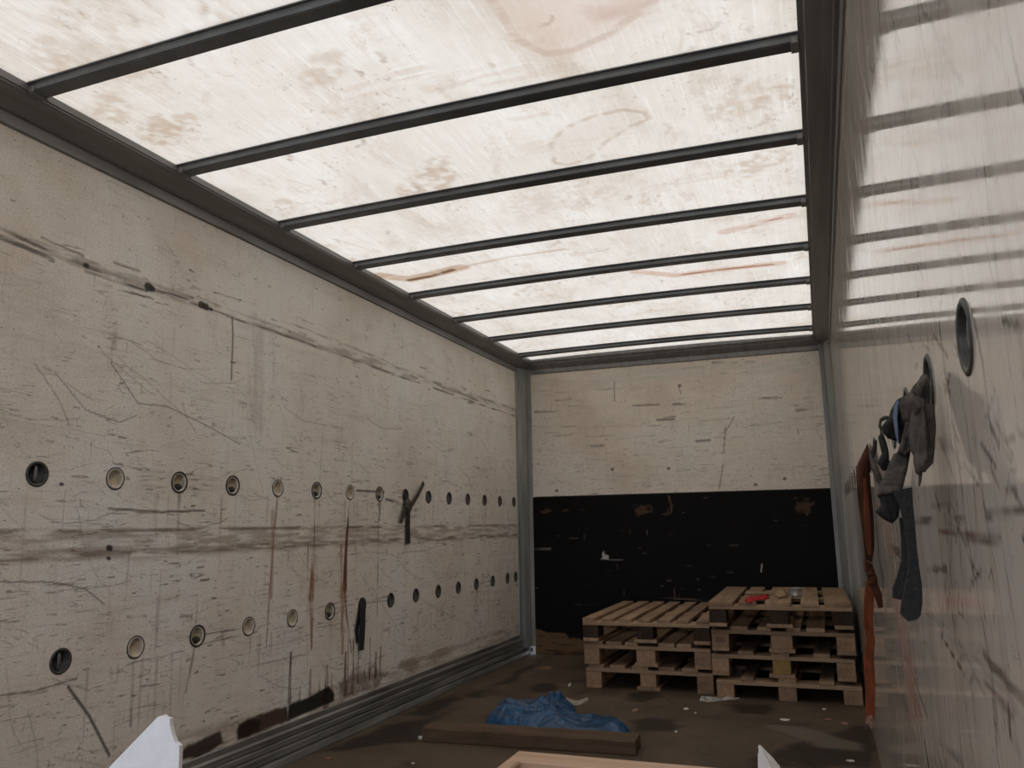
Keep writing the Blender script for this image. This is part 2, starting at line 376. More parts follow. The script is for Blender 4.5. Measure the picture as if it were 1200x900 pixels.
class Canvas:
    """a dense rectangular surface whose per-vertex colour carries marks, drips and scratches"""
    def __init__(s, us, vs):
        s.us = np.array(us); s.vs = np.array(vs); s.U, s.V = np.meshgrid(s.us, s.vs)
        s.C = np.zeros(s.U.shape+(3,)); s.A = np.zeros(s.U.shape)
    def _win(s, u0, u1, v0, v1):
        i0, i1 = np.searchsorted(s.us, [u0, u1]); j0, j1 = np.searchsorted(s.vs, [v0, v1])
        return slice(j0, j1), slice(i0, i1)
    def lay(s, sl, a, col):
        A = s.A[sl]; na = a+A*(1-a)
        w = np.where(na > 1e-6, a/np.maximum(na, 1e-6), 0)[..., None]
        s.C[sl] = s.C[sl]*(1-w)+np.array(col[:3])*w; s.A[sl] = na
    def stroke(s, pts, w, col, a=.6, rag=0.0, w1=None, seed=0):
        pts = [np.array(p, float) for p in pts]; w1 = w if w1 is None else w1; W_ = max(w, w1)*1.6
        m0 = np.min(pts, 0)-W_; m1 = np.max(pts, 0)+W_
        sl = s._win(m0[0], m1[0], m0[1], m1[1]); U, V = s.U[sl], s.V[sl]
        if U.size == 0: return
        best = np.full(U.shape, 9e9); tt = np.zeros(U.shape)
        Ls = [np.hypot(*(q-p)) for p, q in zip(pts, pts[1:])]; T = sum(Ls)+1e-9; acc = 0
        for p, q, L in zip(pts, pts[1:], Ls):
            d = q-p; k = np.clip(((U-p[0])*d[0]+(V-p[1])*d[1])/(L*L+1e-12), 0, 1)
            D = np.hypot(U-p[0]-d[0]*k, V-p[1]-d[1]*k); mk = D < best
            best = np.where(mk, D, best); tt = np.where(mk, (acc+k*L)/T, tt); acc += L
        ww = w+(w1-w)*tt
        al = np.clip((1.3-best/ww)*2.2, 0, 1)*a
        if rag:
            dx = abs(pts[-1][0]-pts[0][0]); dy = abs(pts[-1][1]-pts[0][1])
            fu, fv = (9, 70) if dx > 1.5*dy else (70, 9) if dy > 1.5*dx else (35, 35)
            al = al*np.clip((fbm(U*fu, V*fv, seed+3)-.5)*4.5*rag+1-.5*rag, 0, 1)
        s.lay(sl, al, col)
    def poly(s, pts, col, a=.9, soft=.004, rag=0, seed=0, fr=20):
        P = np.array(pts, float); m0 = P.min(0)-.04; m1 = P.max(0)+.04
        sl = s._win(m0[0], m1[0], m0[1], m1[1]); U, V = s.U[sl], s.V[sl]
        if U.size == 0: return
        if rag:
            U = U+(fbm(U*fr, V*fr, seed)-.5)*rag; V = V+(fbm(U*fr+9, V*fr+4, seed+7)-.5)*rag
        ins = np.zeros(U.shape, bool); D = np.full(U.shape, 9e9)
        for i in range(len(P)):
            p, q = P[i], P[(i+1) % len(P)]
            if p[1] != q[1]:
                c = ((p[1] > V) != (q[1] > V)) & (U < (q[0]-p[0])*(V-p[1])/(q[1]-p[1])+p[0]); ins ^= c
            d = q-p; k = np.clip(((U-p[0])*d[0]+(V-p[1])*d[1])/(d@d+1e-12), 0, 1)
            D = np.minimum(D, np.hypot(U-p[0]-d[0]*k, V-p[1]-d[1]*k))
        D = np.where(ins, D, -D); s.lay(sl, np.clip(D/soft*.5+.5, 0, 1)*a, col)
    def build(s, name, mat, to3, holes=(), extra=None):
        nv, nu = s.U.shape
        P = to3(s.U.ravel(), s.V.ravel())
        idx = np.arange(nv*nu).reshape(nv, nu)
        q = np.stack([idx[:-1, :-1], idx[:-1, 1:], idx[1:, 1:], idx[1:, :-1]], -1).reshape(-1, 4)
        cu = (s.U[:-1, :-1]+s.U[1:, 1:]).ravel()/2; cv = (s.V[:-1, :-1]+s.V[1:, 1:]).ravel()/2
        keep = np.ones(len(q), bool)
        for (hu, hv, hr) in holes:
            if hr > 0: keep &= (cu-hu)**2+(cv-hv)**2 > hr*hr
        for (a0, a1, b0, b1) in (extra or {}).get('cut', []):
            keep &= ~((cu > a0) & (cu < a1) & (cv > b0) & (cv < b1))
        q = q[keep]
        bx = (extra or {}).get('boxes', []); bv = []; bf = []; n0 = len(P)
        for (x0, x1, y0, y1, z0, z1) in bx:
            k = n0+len(bv); bv += [(x, y, z) for x in (x0, x1) for y in (y0, y1) for z in (z0, z1)]
            bf += [[k+i for i in f] for f in ((0, 1, 3, 2), (4, 6, 7, 5), (0, 4, 5, 1), (2, 3, 7, 6), (0, 2, 6, 4), (1, 5, 7, 3))]
        if bv: P = np.vstack([P, np.array(bv)]); q = np.vstack([q, np.array(bf)])
        me = bpy.data.meshes.new(name)
        me.vertices.add(len(P)); me.vertices.foreach_set('co', P.astype(np.float32).ravel())
        me.loops.add(len(q)*4); me.loops.foreach_set('vertex_index', q.astype(np.int32).ravel())
        me.polygons.add(len(q)); me.polygons.foreach_set('loop_start', np.arange(0, len(q)*4, 4, dtype=np.int32))
        me.update(calc_edges=True)
        at = me.attributes.new('stain', 'FLOAT_COLOR', 'POINT')
        cc = np.zeros((len(P), 4), np.float32); cc[:nv*nu, :3] = s.C.reshape(-1, 3); cc[:nv*nu, 3] = s.A.ravel()
        at.data.foreach_set('color', cc.ravel())
        me.materials.append(mat)
        o = bpy.data.objects.new(name, me); COL.objects.link(o); return o

BR = (.16, .105, .07); DK = (.035, .025, .02); RU = (.20, .075, .028); RD = (.13, .03, .018)

# ------------------------------------------------------------------ left wall
HOLE_R = .0345
UPY = [1.8787+.308*i for i in range(15)]; UPZ = 1.2133
LOY = [2.0187+.308*i for i in range(14)]+[6.205]; LOZ = .6208
lw = Canvas(np.concatenate([np.arange(1.5, 3.4, .0036), np.arange(3.4, 6.4451, .0052)]), np.arange(.10, 2.345, .0042))
def L(px, py):
    q = ray(px, py, 0, 0.0); return (q[1], q[2])
def lpath(*p): return [L(*q) for q in p]
# broad grime
lw.stroke([(1.4, .985), (3.2, .985), (6.4, .975)], .050, (.24, .17, .115), .55, .8, seed=1)
lw.stroke([(1.4, .955), (4.0, .955), (6.4, .95)], .012, (.15, .10, .07), .6, 1, seed=2)
lw.stroke([(1.4, 1.035), (4.2, 1.03), (6.4, 1.03)], .006, (.13, .09, .06), .7, 1, seed=4)
lw.stroke([(1.4, .22), (6.4, .20)], .05, (.20, .14, .10), .4, .9, seed=5)
lw.stroke([(1.4, 1.95), (2.3, 1.945), (3.4, 1.95), (6.3, 1.97)], .020, (.21, .16, .12), .5, 1, seed=6)
lw.stroke(lpath((0, 268), (55, 293), (105, 313), (170, 335), (238, 360), (330, 392), (480, 445), (604, 488)), .006, (.09, .06, .045), .8, .9, seed=8)
lw.stroke(lpath((0, 278), (30, 290), (62, 305)), .008, DK, .7, .9, seed=9)
lw.stroke(lpath((100, 318), (150, 334), (172, 341)), .005, DK, .8, .7, seed=10)
lw.stroke(lpath((330, 375), (420, 410), (560, 470)), .006, (.14, .10, .07), .6, 1, seed=12)
for (x, y, w) in ((174, 336, .016), (178, 338, .011), (236, 357, .014), (241, 359, .014), (247, 362, .007), (101, 311, .009), (128, 642, .010), (127, 654, .006), (72, 567, .005)):
    lw.stroke([L(x-.8, y), L(x+1.2, y+.6)], w, (.018, .012, .01), .95)
for k in range(46):                       # frayed marks along the upper scuff line
    y = random.uniform(1.5, 6.2); z = 1.95+random.gauss(0, .05)
    lw.stroke([(y, z), (y+random.uniform(.03, .22), z+random.uniform(-.012, .012))], random.uniform(.002, .005), random.choice((DK, BR, (.1, .07, .05))), random.uniform(.4, .9), .8, seed=k)
for k in range(60):                       # lower part is scraped more
    y = random.uniform(1.5, 6.2); z = random.uniform(.17, 1.1)
    lw.stroke([(y, z), (y+random.uniform(.05, .5), z+random.uniform(-.02, .02))], random.uniform(.0015, .004), random.choice((DK, BR, BR)), random.uniform(.3, .8), .9, seed=k)
for k in range(300):
    y = random.uniform(1.5, 6.2); z = random.uniform(.17, 2.25) if k % 3 else random.uniform(.17, 1.1); ln = random.uniform(.004, .035)
    lw.stroke([(y, z), (y+ln, z+random.uniform(-.003, .003))], random.uniform(.0018, .0032), random.choice((DK, BR, RD, (.1, .07, .05))), random.uniform(.4, .95), .3, seed=k)
for k in range(110):                      # curved scratches
    y = random.uniform(1.6, 5.6); z = random.uniform(.25, 1.75); a = random.uniform(-1.3, -.1); ln = random.uniform(.1, .45); P = [(y, z)]
    for j in range(6):
        a += random.uniform(-.18, .28); P.append((P[-1][0]+math.cos(a)*ln/6, P[-1][1]+math.sin(a)*ln/6))
    lw.stroke(P, random.uniform(.0016, .0022), (.20, .155, .12), random.uniform(.2, .55))
for k in range(90):                       # vertical runs
    y = random.uniform(1.6, 6.1); z = random.choice((UPZ, LOZ, random.uniform(.5, 2.0)))-.05; ln = random.uniform(.08, .4)
    lw.stroke([(y, z), (y+random.uniform(-.004, .004), z-ln)], random.uniform(.002, .008), (.19, .13, .09), random.uniform(.15, .42), .8, seed=k, w1=.002)
# particular marks read off the wall
lw.stroke(lpath((272, 372), (273, 395), (271, 445)), .005, (.08, .06, .045), .75)
lw.stroke(lpath((300, 380), (300, 500)), .05, (.24, .18, .15), .25, .7, seed=4)
lw.stroke(lpath((130, 425), (162, 473), (195, 476), (245, 500), (280, 520)), .0022, (.14, .10, .08), .7)
lw.stroke(lpath((65, 437), (100, 480), (140, 495), (160, 487)), .0022, (.12, .09, .07), .6)
lw.stroke(lpath((40, 425), (70, 470), (82, 500)), .002, (.14, .10, .08), .5)
lw.stroke(lpath((0, 682), (60, 682), (100, 690), (122, 708)), .0022, (.10, .075, .055), .75)
lw.stroke(lpath((80, 805), (105, 840), (128, 885)), .005, (.045, .035, .03), .85)
lw.stroke(lpath((128, 596), (190, 600), (240, 598)), .004, (.08, .055, .04), .8, .4)
lw.stroke(lpath((0, 815), (40, 810), (90, 795)), .003, (.12, .09, .07), .7)
def drip(pts, w, col, a, w1=None, seed=0): lw.stroke(lpath(*pts), w, col, a, .5, w1, seed)
drip(((325, 584), (322, 620), (316, 690), (312, 760)), .006, (.16, .08, .045), .7, .004, 1)
drip(((320, 600), (318, 700)), .012, (.28, .15, .08), .6, .008, 2)
drip(((369, 586), (368, 640)), .006, (.10, .06, .04), .7, .006, 3)
drip(((368, 640), (366, 680), (365, 700)), .012, (.26, .105, .035), .95, .020, 4)
drip(((365, 700), (365, 760)), .018, (.26, .12, .05), .85, .006, 24)
drip(((361, 640), (360, 780)), .005, (.17, .075, .035), .6, .003, 5)
drip(((409, 592), (407, 625)), .004, (.03, .018, .014), .95, .010, 6)
lw.stroke(lpath((407, 620), (405, 650), (404, 690)), .010, (.12, .028, .014), .97, .1, .018, 7)
drip(((400, 640), (400, 700)), .010, (.30, .12, .05), .7, .012, 27)
drip(((404, 685), (406, 720), (412, 765)), .010, (.10, .04, .022), .85, .004, 8)
drip(((402, 685), (401, 765)), .022, (.32, .16, .07), .75, .012, 9)
drip(((445, 590), (444, 610)), .012, (.045, .03, .024), .85, .008, 10)
drip(((443, 610), (443, 665), (442, 720)), .006, (.14, .08, .05), .7, .004, 11)
drip(((210, 582), (209, 610), (208, 650)), .010, (.13, .09, .065), .6, .006, 12)
drip(((156, 776), (155, 800), (153, 850)), .006, (.14, .10, .075), .6, .006, 13)
drip(((228, 760), (224, 780), (218, 810)), .006, (.11, .075, .05), .6, .006, 14)
drip(((341, 765), (340, 790), (339, 822)), .006, (.075, .028, .018), .9, .012, 15)
for x, y0, y1, w, a in ((375, 790, 812, .008, .7), (383, 782, 830, .018, .85), (389, 790, 815, .010, .6), (408, 745, 812, .006, .85), (414, 750, 812, .012, .85), (405, 765, 815, .012, .8),
                        (420, 760, 800, .005, .8), (428, 770, 800, .004, .6), (434, 748, 795, .007, .8), (441, 765, 792, .013, .8), (446, 758, 790, .010, .7), (364, 785, 815, .009, .7), (352, 800, 822, .006, .5)):
    drip(((x, y0), (x-1, y1)), w*.6, RD if a > .75 else RU, a, w*1.2, x)
lw.poly(lpath((395, 818), (398, 798), (425, 785), (448, 780), (452, 795), (440, 806)), (.11, .05, .03), .6, .02, .12, 5)
lw.poly(lpath((337, 845), (338, 826), (360, 818), (386, 804), (392, 812), (391, 822)), (.006, .005, .004), .97, .005, .01, 3)
lw.poly(lpath((278, 868), (277, 853), (288, 843), (310, 836), (325, 830), (337, 826), (338, 845)), (.055, .022, .014), .95, .006, .02, 4)
lw.poly(lpath((280, 866), (279, 850), (290, 843), (305, 845), (303, 858)), (.018, .010, .008), .9, .006, .02, 8)
lw.poly(lpath((212, 890), (216, 876), (232, 868), (258, 856), (262, 870), (235, 888)), (.028, .016, .012), .95, .006, .02, 6)
lw.poly(lpath((466, 782), (470, 774), (486, 770), (492, 776), (480, 786)), (.26, .16, .10), .6, .01, .02, 2)
lw.poly(lpath((500, 770), (510, 764), (525, 758), (528, 764), (510, 776)), (.25, .15, .10), .5, .01, .02, 9)
for x, y, w in ((160, 723, 22), (218, 723, 14), (240, 680, 10), (235, 665, 8), (350, 604, 6)):
    lw.stroke(lpath((x-w*.5, y), (x+w*.5, y-1)), .004, (.17, .06, .03), .75, .5, seed=x)
drip(((260, 735), (262, 755)), .008, (.13, .10, .07), .4)
drip(((418, 575), (450, 577)), .006, (.05, .035, .025), .8)
drip(((452, 585), (468, 589)), .007, (.05, .035, .025), .75)
drip(((407, 618), (425, 617)), .005, (.06, .04, .03), .8)
holes = [(y, UPZ, HOLE_R) for y in UPY]+[(y, LOZ, HOLE_R) for y in LOY]
o = struct(lw.build('wall_left', M['wall_left'], lambda u, v: np.stack([0*u, u, v], -1), holes,
                    {'boxes': [(-.09, -.05, YR, LY+.05, 0, HZ), (-.05, 0, YR, 1.5, .0, 2.345)]}))

# ------------------------------------------------------------------ right wall
rw = Canvas(np.concatenate([np.arange(.55, 1.8, .005), np.arange(1.8, 3.2, .012), np.arange(3.2, 6.4451, .03)]), np.arange(0, 2.345, .006))
def Rw(px, py):
    q = ray(px, py, 0, WX); return (q[1], q[2])
def rpath(*p): return [Rw(*q) for q in p]
BK = (.018, .014, .012)
for pts, w in ((((1036, 770), (1042, 800), (1044, 812)), .006), (((1048, 795), (1050, 815), (1052, 832)), .006), (((1060, 755), (1066, 790), (1069, 820)), .003),
               (((1062, 825), (1066, 850), (1068, 866)), .006), (((1084, 872), (1087, 890), (1090, 905)), .008), (((1182, 830), (1184, 862)), .003), (((1103, 745), (1130, 790)), .002),
               (((1064, 610), (1070, 700), (1076, 745)), .004)):
    rw.stroke(rpath(*pts), w, BK, .92)
for pts in (((1040, 725), (1050, 745)), ((1078, 708), (1115, 745)), ((1096, 775), (1104, 795)), ((1008, 665), (1014, 680)), ((1030, 715), (1038, 735))):
    rw.stroke(rpath(*pts), .003, (.75, .72, .66), .8)
rw.stroke(rpath((1070, 612), (1100, 608), (1140, 606), (1200, 598)), .004, (.10, .08, .065), .75, 1, seed=4)
rw.stroke(rpath((1100, 623), (1125, 627), (1155, 632)), .003, (.30, .06, .03), .8, .4)
rw.stroke(rpath((1040, 640), (1056, 648)), .006, (.28, .08, .04), .6, .4)
rw.stroke(rpath((1150, 795), (1160, 808), (1185, 835), (1200, 845)), .003, (.14, .05, .05), .6, .8, seed=3)
for k in range(150):                       # fine dark crazing
    y = random.uniform(.6, 2.6); z = random.uniform(.1, 2.25); a = random.uniform(-2.2, -.9); ln = random.uniform(.05, .35); P = [(y, z)]
    for j in range(5):
        a += random.uniform(-.5, .5); P.append((P[-1][0]+math.cos(a)*ln/5, P[-1][1]+math.sin(a)*ln/5))
    rw.stroke(P, random.uniform(.0022, .005), (.10, .075, .06), random.uniform(.3, .8), .5, seed=k)
for k in range(70):
    y = random.uniform(.6, 4.2); z = random.uniform(.15, 1.15)
    rw.stroke([(y, z), (y+random.uniform(.02, .3), z+random.uniform(-.05, .05))], random.uniform(.003, .006), random.choice(((.09, .07, .05), (.45, .41, .36), DK)), random.uniform(.3, .8), .5, seed=k)
for k in range(60):
    y = random.uniform(.6, 1.4); z = 1.12+random.gauss(0, .12); 
    rw.stroke([(y, z), (y+random.uniform(.02, .09), z+random.uniform(-.03, .05))], .003, (.09, .07, .055), random.uniform(.4, .9), .6, seed=k)
RHY = [.94+.308*i for i in range(16)]; RHZ = 1.213
o = struct(rw.build('wall_right', M['wall_right'], lambda u, v: np.stack([0*u+WX, u, v], -1), [(RHY[0], RHZ, HOLE_R), (RHY[1], RHZ, HOLE_R), (RHY[2], RHZ, HOLE_R)],
                    {'boxes': [(WX+.05, WX+.09, YR, LY+.05, 0, HZ), (WX, WX+.05, YR, .55, 0, 2.345)]}))

# ------------------------------------------------------------------ front end wall
bw = Canvas(np.arange(0, WX+.001, .0072), np.arange(0, 2.36, .0072))
def B(px, py):
    q = ray(px, py, 1, LY); return (q[0], q[2])
def bpath(*p): return [B(*q) for q in p]
for x, y, w in ((757, 474, 30), (802, 473, 26), (780, 491, 20), (785, 488, 12), (780, 517, 14), (824, 516, 16), (700, 522, 14), (640, 482, 26), (895, 466, 40), (943, 480, 20), (900, 506, 8), (660, 468, 18), (860, 424, 50)):
    bw.stroke(bpath((x-w/2, y+1), (x+w/2, y)), .008, (.15, .11, .08), .75, .8, seed=x)
for p in (((795, 451), (798, 462)), ((850, 500), (848, 531)), ((851, 505), (860, 489)), ((847, 545), (843, 572)), ((935, 503), (936, 508)), ((720, 448), (720, 470))):
    bw.stroke(bpath(*p), .004, (.13, .09, .065), .7)
for x, y in ((796, 452), (717, 550), (652, 575), (919, 561), (783, 549), (885, 568)): bw.stroke(bpath((x, y), (x+1, y)), .010, (.06, .045, .035), .85)
bw.stroke(bpath((700, 445), (800, 436), (940, 428)), .05, (.58, .55, .50), .4, .8, seed=3)
bw.stroke(bpath((640, 447), (720, 442), (800, 437)), .012, (.66, .63, .58), .5, .7, seed=8)
for k in range(110):
    x = random.uniform(.1, 2.3); z = random.uniform(1.3, 2.28)
    bw.stroke([(x, z), (x+random.uniform(.02, .25), z+random.uniform(-.006, .006))], .005, random.choice(((.2, .15, .11), (.6, .57, .52), (.62, .6, .55))), random.uniform(.2, .55), .8, seed=k)
struct(bw.build('wall_front', M['wall_back'], lambda u, v: np.stack([u, 0*u+LY, v], -1), [],
                {'cut': [(.02, .075, 0, .065)], 'boxes': [(.09, WX+.05, LY+.03, LY+.06, 0, HZ)]}))
bl = Canvas(np.arange(.045, WX-.03, .006), np.arange(0.0, ZB+.001, .006))
TAN = (.16, .095, .05)
bl.poly([(.045, .0), (.045, .19), (.10, .185), (.22, .17), (.33, .165), (.36, .12), (.44, .13), (.47, .105), (.52, .11), (.60, .13), (.64, .12), (.75, .06), (.8, .0)], TAN, .95, .006, .04, 6)
bl.stroke([(.15, .02), (.6, .015)], .012, (.01, .008, .007), .9, .8, seed=3)
for k in range(20):
    x = random.uniform(.06, .6); z = random.uniform(.02, .15); bl.stroke([(x, z), (x+random.uniform(.02, .1), z)], .005, (.06, .035, .02), .6)
bl.stroke([(.045, 1.253), (2.45, 1.253)], .003, (.10, .09, .08), .7)  # highlight along the sheet's top edge, painted into its colour
for x, y, w, h in ((640, 600, 16, 5), (752, 598, 18, 10), (943, 594, 22, 12), (663, 599, 7, 2)):
    bl.poly(bpath((x-w/2, y-h/3), (x, y-h/2), (x+w/2, y-h/2), (x+w/2-1, y+h/2), (x-w/3, y+h/2)), (.085, .048, .028), .85, .008, .09, x, 26)
bl.stroke(bpath((784, 582), (787, 592), (786, 601)), .009, (.13, .08, .05), .8, .5)
bl.poly(bpath((705, 656), (707, 650), (709, 647), (710, 651), (713, 652), (714, 657)), (.5, .48, .44), .95, .006, .05, 3, 30)
bl.stroke(bpath((714, 656), (730, 656)), .004, (.3, .28, .25), .7, .8)
bl.stroke(bpath((621, 644), (645, 643)), .010, (.16, .14, .12), .8, .6)
bl.stroke(bpath((622, 735), (623, 712), (627, 696)), .004, (.2, .18, .16), .8)
bl.stroke(bpath((622, 688), (631, 689)), .006, (.25, .22, .19), .8, .6)
bl.stroke(bpath((776, 700), (800, 702), (840, 704)), .006, (.14, .11, .08), .8, .6)
bl.stroke(bpath((790, 690), (791, 703)), .005, (.10, .07, .05), .8)
bl.stroke(bpath((893, 661), (892, 670)), .005, (.45, .42, .38), .9)
for k in range(55):
    x = random.uniform(.1, 2.35); z = random.uniform(.25, 1.22); v = random.random() < .35; ln = random.uniform(.005, .07)
    bl.stroke([(x, z), (x+(0 if v else ln), z+(ln if v else 0))], random.uniform(.002, .005), (.14, .12, .10), random.uniform(.3, .9), .4, seed=k)
struct(bl.build('trim_1', M['black'], lambda u, v: np.stack([u, 0*u+LY-.006, v], -1), [],
                {'cut': [(.0, .075, 0, .065)], 'boxes': [(.09, WX-.035, LY-.004, LY-.001, 0, ZB)]}))

# ------------------------------------------------------------------ floor
fl = Canvas(np.arange(0, WX+.001, .014), np.arange(1.0, LY+.001, .014))
def Fl(px, py):
    q = ray(px, py, 2, 0.0); return (q[0], q[1])
def fpath(*p): return [Fl(*q) for q in p]
WET = (.022, .016, .012)
for pts in (((740, 846), (760, 841), (790, 843), (802, 850), (785, 857), (745, 858)), ((621, 806), (630, 800), (650, 801), (655, 806), (640, 813), (622, 812)),
            ((735, 812), (770, 810), (775, 817), (750, 822), (736, 820)), ((885, 888), (930, 872), (1000, 850), (1030, 855), (1030, 900), (880, 900)),
            ((470, 855), (510, 838), (540, 828), (500, 850), (490, 870), (455, 872)), ((540, 815), (600, 800), (640, 770), (610, 785), (560, 818)),
            ((850, 826), (910, 826), (900, 838), (870, 836)), ((380, 880), (450, 850), (490, 845), (470, 868), (400, 880)), ((470, 838), (528, 815), (545, 818), (500, 840))):
    fl.poly(fpath(*pts), WET, .85, .025, .10, 5, 9)
fl.poly(fpath((895, 848), (940, 852), (975, 862), (1010, 872), (1010, 880), (960, 876), (930, 862), (898, 852)), (.15, .125, .10), .75, .02, .04, 3, 9)
for k in range(60):
    x = random.uniform(.1, 2.4); y = random.uniform(2.5, 6.3)
    fl.stroke([(x, y), (x+random.uniform(-.3, .3), y+random.uniform(-.3, .3))], random.uniform(.01, .02), random.choice((WET, (.12, .095, .07), (.03, .02, .016))), random.uniform(.15, .5), .9, seed=k)
struct(fl.build('floor', M['floor'], lambda u, v: np.stack([u, v, 0*u], -1), [], {'boxes': [(0, WX, YR, 1.0, -.05, 0), (-.05, WX+.05, YR, LY, -.06, -.005)]}))

# ------------------------------------------------------------------ roof
RX0, RX1 = .113, 2.368
def bowf(x): s = (x-RX0)/(RX1-RX0); return .012*(1-(2*s-1)**2)
rf = Canvas(np.arange(RX0-.012, RX1+.013, .009), np.arange(YR, LY-.06, .009))
def C(px, py):
    q = ray(px, py, 2, HZ+.014); return (q[0], q[1])
def cpath(*p): return [C(*q) for q in p]
SB = (.50, .36, .25); SD = (.28, .17, .11)
rf.stroke(cpath((445, 320), (480, 325), (515, 318), (540, 312)), .045, (.44, .27, .16), .8, .25, seed=2)
rf.stroke(cpath((480, 326), (505, 322), (530, 315)), .018, (.15, .08, .045), .95, .1, seed=3)
rf.stroke(cpath((540, 312), (600, 300), (660, 292)), .014, SB, .6, .3, seed=4)
rf.stroke(cpath((745, 318), (790, 322), (850, 314), (915, 306)), .034, (.56, .34, .23), .7, .3, seed=5)
rf.stroke(cpath((800, 321), (850, 314), (905, 308)), .012, (.28, .12, .07), .85, .3, seed=6)
rf.stroke(cpath((850, 270), (880, 262), (925, 250)), .034, (.58, .38, .28), .65, .4, seed=7)
rf.stroke(cpath((880, 263), (915, 252)), .009, (.34, .15, .10), .7, .6, seed=7)
loop = ((650, 190), (645, 168), (660, 150), (695, 135), (730, 127), (755, 130), (760, 138), (735, 148), (710, 165), (690, 185), (665, 193), (650, 190))
rf.poly(cpath(*loop), (.66, .57, .48), .35, .04, .05, 8)
rf.stroke(cpath(*loop), .010, (.47, .36, .27), .55, .6, seed=1)
loop = ((570, -10), (590, 20), (605, 45), (640, 62), (670, 58), (710, 40), (745, 15), (775, -10))
rf.poly(cpath(*loop), (.66, .53, .44), .6, .06, .06, 2)
rf.stroke(cpath(*loop), .014, (.52, .38, .30), .5, .6, seed=9)
rf.poly(cpath((690, 8), (750, -5), (770, 0), (735, 18), (700, 22)), (.52, .35, .29), .5, .03, .06, 4)
for x, y, r, a in ((190, 150, .10, .5), (215, 140, .06, .4), (380, 80, .09, .35), (500, 215, .14, .45), (510, 195, .08, .35), (885, 190, .12, .4), (870, 115, .12, .3), (905, 110, .07, .35), (330, 240, .08, .35), (420, 300, .06, .35),
                   (620, 340, .10, .35), (700, 230, .1, .25), (540, 365, .07, .3), (130, 125, .08, .4), (60, 60, .08, .3), (240, 30, .08, .3), (730, 355, .1, .3), (640, 230, .2, .2), (120, 60, .2, .2)):
    q = C(x, y); rf.stroke([(q[0]-r*.5, q[1]+r*.4), (q[0]+r*.5, q[1]-r*.4)], r*.6, (.50, .37, .26), a*1.3, 1.0, seed=x)
for k in range(70):
    x = random.uniform(.15, 2.3); y = random.uniform(1.2, 6.3); a = random.uniform(.9, 2.2); ln = random.uniform(.02, .09)
    rf.stroke([(x, y), (x+math.cos(a)*ln*.5, y+math.sin(a)*ln*.5), (x+math.cos(a+.5)*ln, y+math.sin(a+.5)*ln)], random.uniform(.005, .008), (.38, .28, .20), random.uniform(.25, .75), .4, seed=k)
for k in range(40):
    x = random.uniform(.15, 2.3); y = random.uniform(1.2, 6.3)
    rf.stroke([(x, y), (x+random.uniform(-.4, .4), y+random.uniform(-.05, .05))], random.uniform(.02, .05), (.60, .47, .37), random.uniform(.15, .45), 1.2, seed=k)
struct(rf.build('ceiling', M['roof'], lambda u, v: np.stack([u, v, HZ+bowf(u)], -1)))

# longitudinal roof rails, front rail, posts, kick rail
railp = [(-.05, 2.302), (.006, 2.302), (.010, 2.306), (.010, 2.343), (.022, 2.346), (.026, 2.349), (.094, 2.373), (.098, 2.379), (.108, 2.381), (.108, 2.386), (.113, 2.388), (.113, 2.410), (.10, 2.424), (-.05, 2.424)]
struct(extrude_profile('trim_2', railp, 'y', YR, LY, M['rail']))
struct(extrude_profile('trim_3', [(WX-u, z) for u, z in railp], 'y', YR, LY, M['rail']))
frp = [(LY+.05, 2.300), (LY-.006, 2.300), (LY-.010, 2.304), (LY-.010, 2.338), (LY-.016, 2.342), (LY-.050, 2.374), (LY-.054, 2.385), (LY-.064, 2.389), (LY-.072, 2.400), (LY-.072, 2.436), (LY+.05, 2.436)]
struct(extrude_profile('trim_4', frp, 'x', .0, WX, M['rail']))
postp = [(-.03, LY+.03), (-.03, 6.262), (.006, 6.262), (.009, 6.266), (.009, 6.30), (.028, 6.335), (.044, 6.40), (.047, LY-.012), (.052, LY-.014), (.078, LY-.014), (.080, LY+.02)]
struct(extrude_profile('trim_5', postp, 'z', .06, 2.345, M['post']))
struct(extrude_profile('trim_6', [(WX-u, v) for u, v in postp], 'z', 0, 2.345, M['post']))
bm = bmesh.new(); box(bm, -.02, .03, 6.30, 6.44, 0, .06); box(bm, .046, .052, 6.40, 6.44, .015, .05)
struct(bm_obj('trim_7', bm, M['cup_dark']))
kp = [(-.05, .0), (-.05, ZK), (.004, ZK), (.007, ZK-.004), (.007, ZK-.026), (.012, ZK-.030), (.016, ZK-.034), (.016, .112), (.011, .108), (.011, .104), (.016, .100), (.018, .082), (.013, .078), (.013, .073), (.020, .069), (.024, .045), (.018, .041), (.018, .036), (.030, .030), (.040, .010), (.040, .0)]
struct(extrude_profile('baseboard_left', kp, 'y', YR, 6.40, M['kick']))
# small screws along the rails are left to the rail's own surface

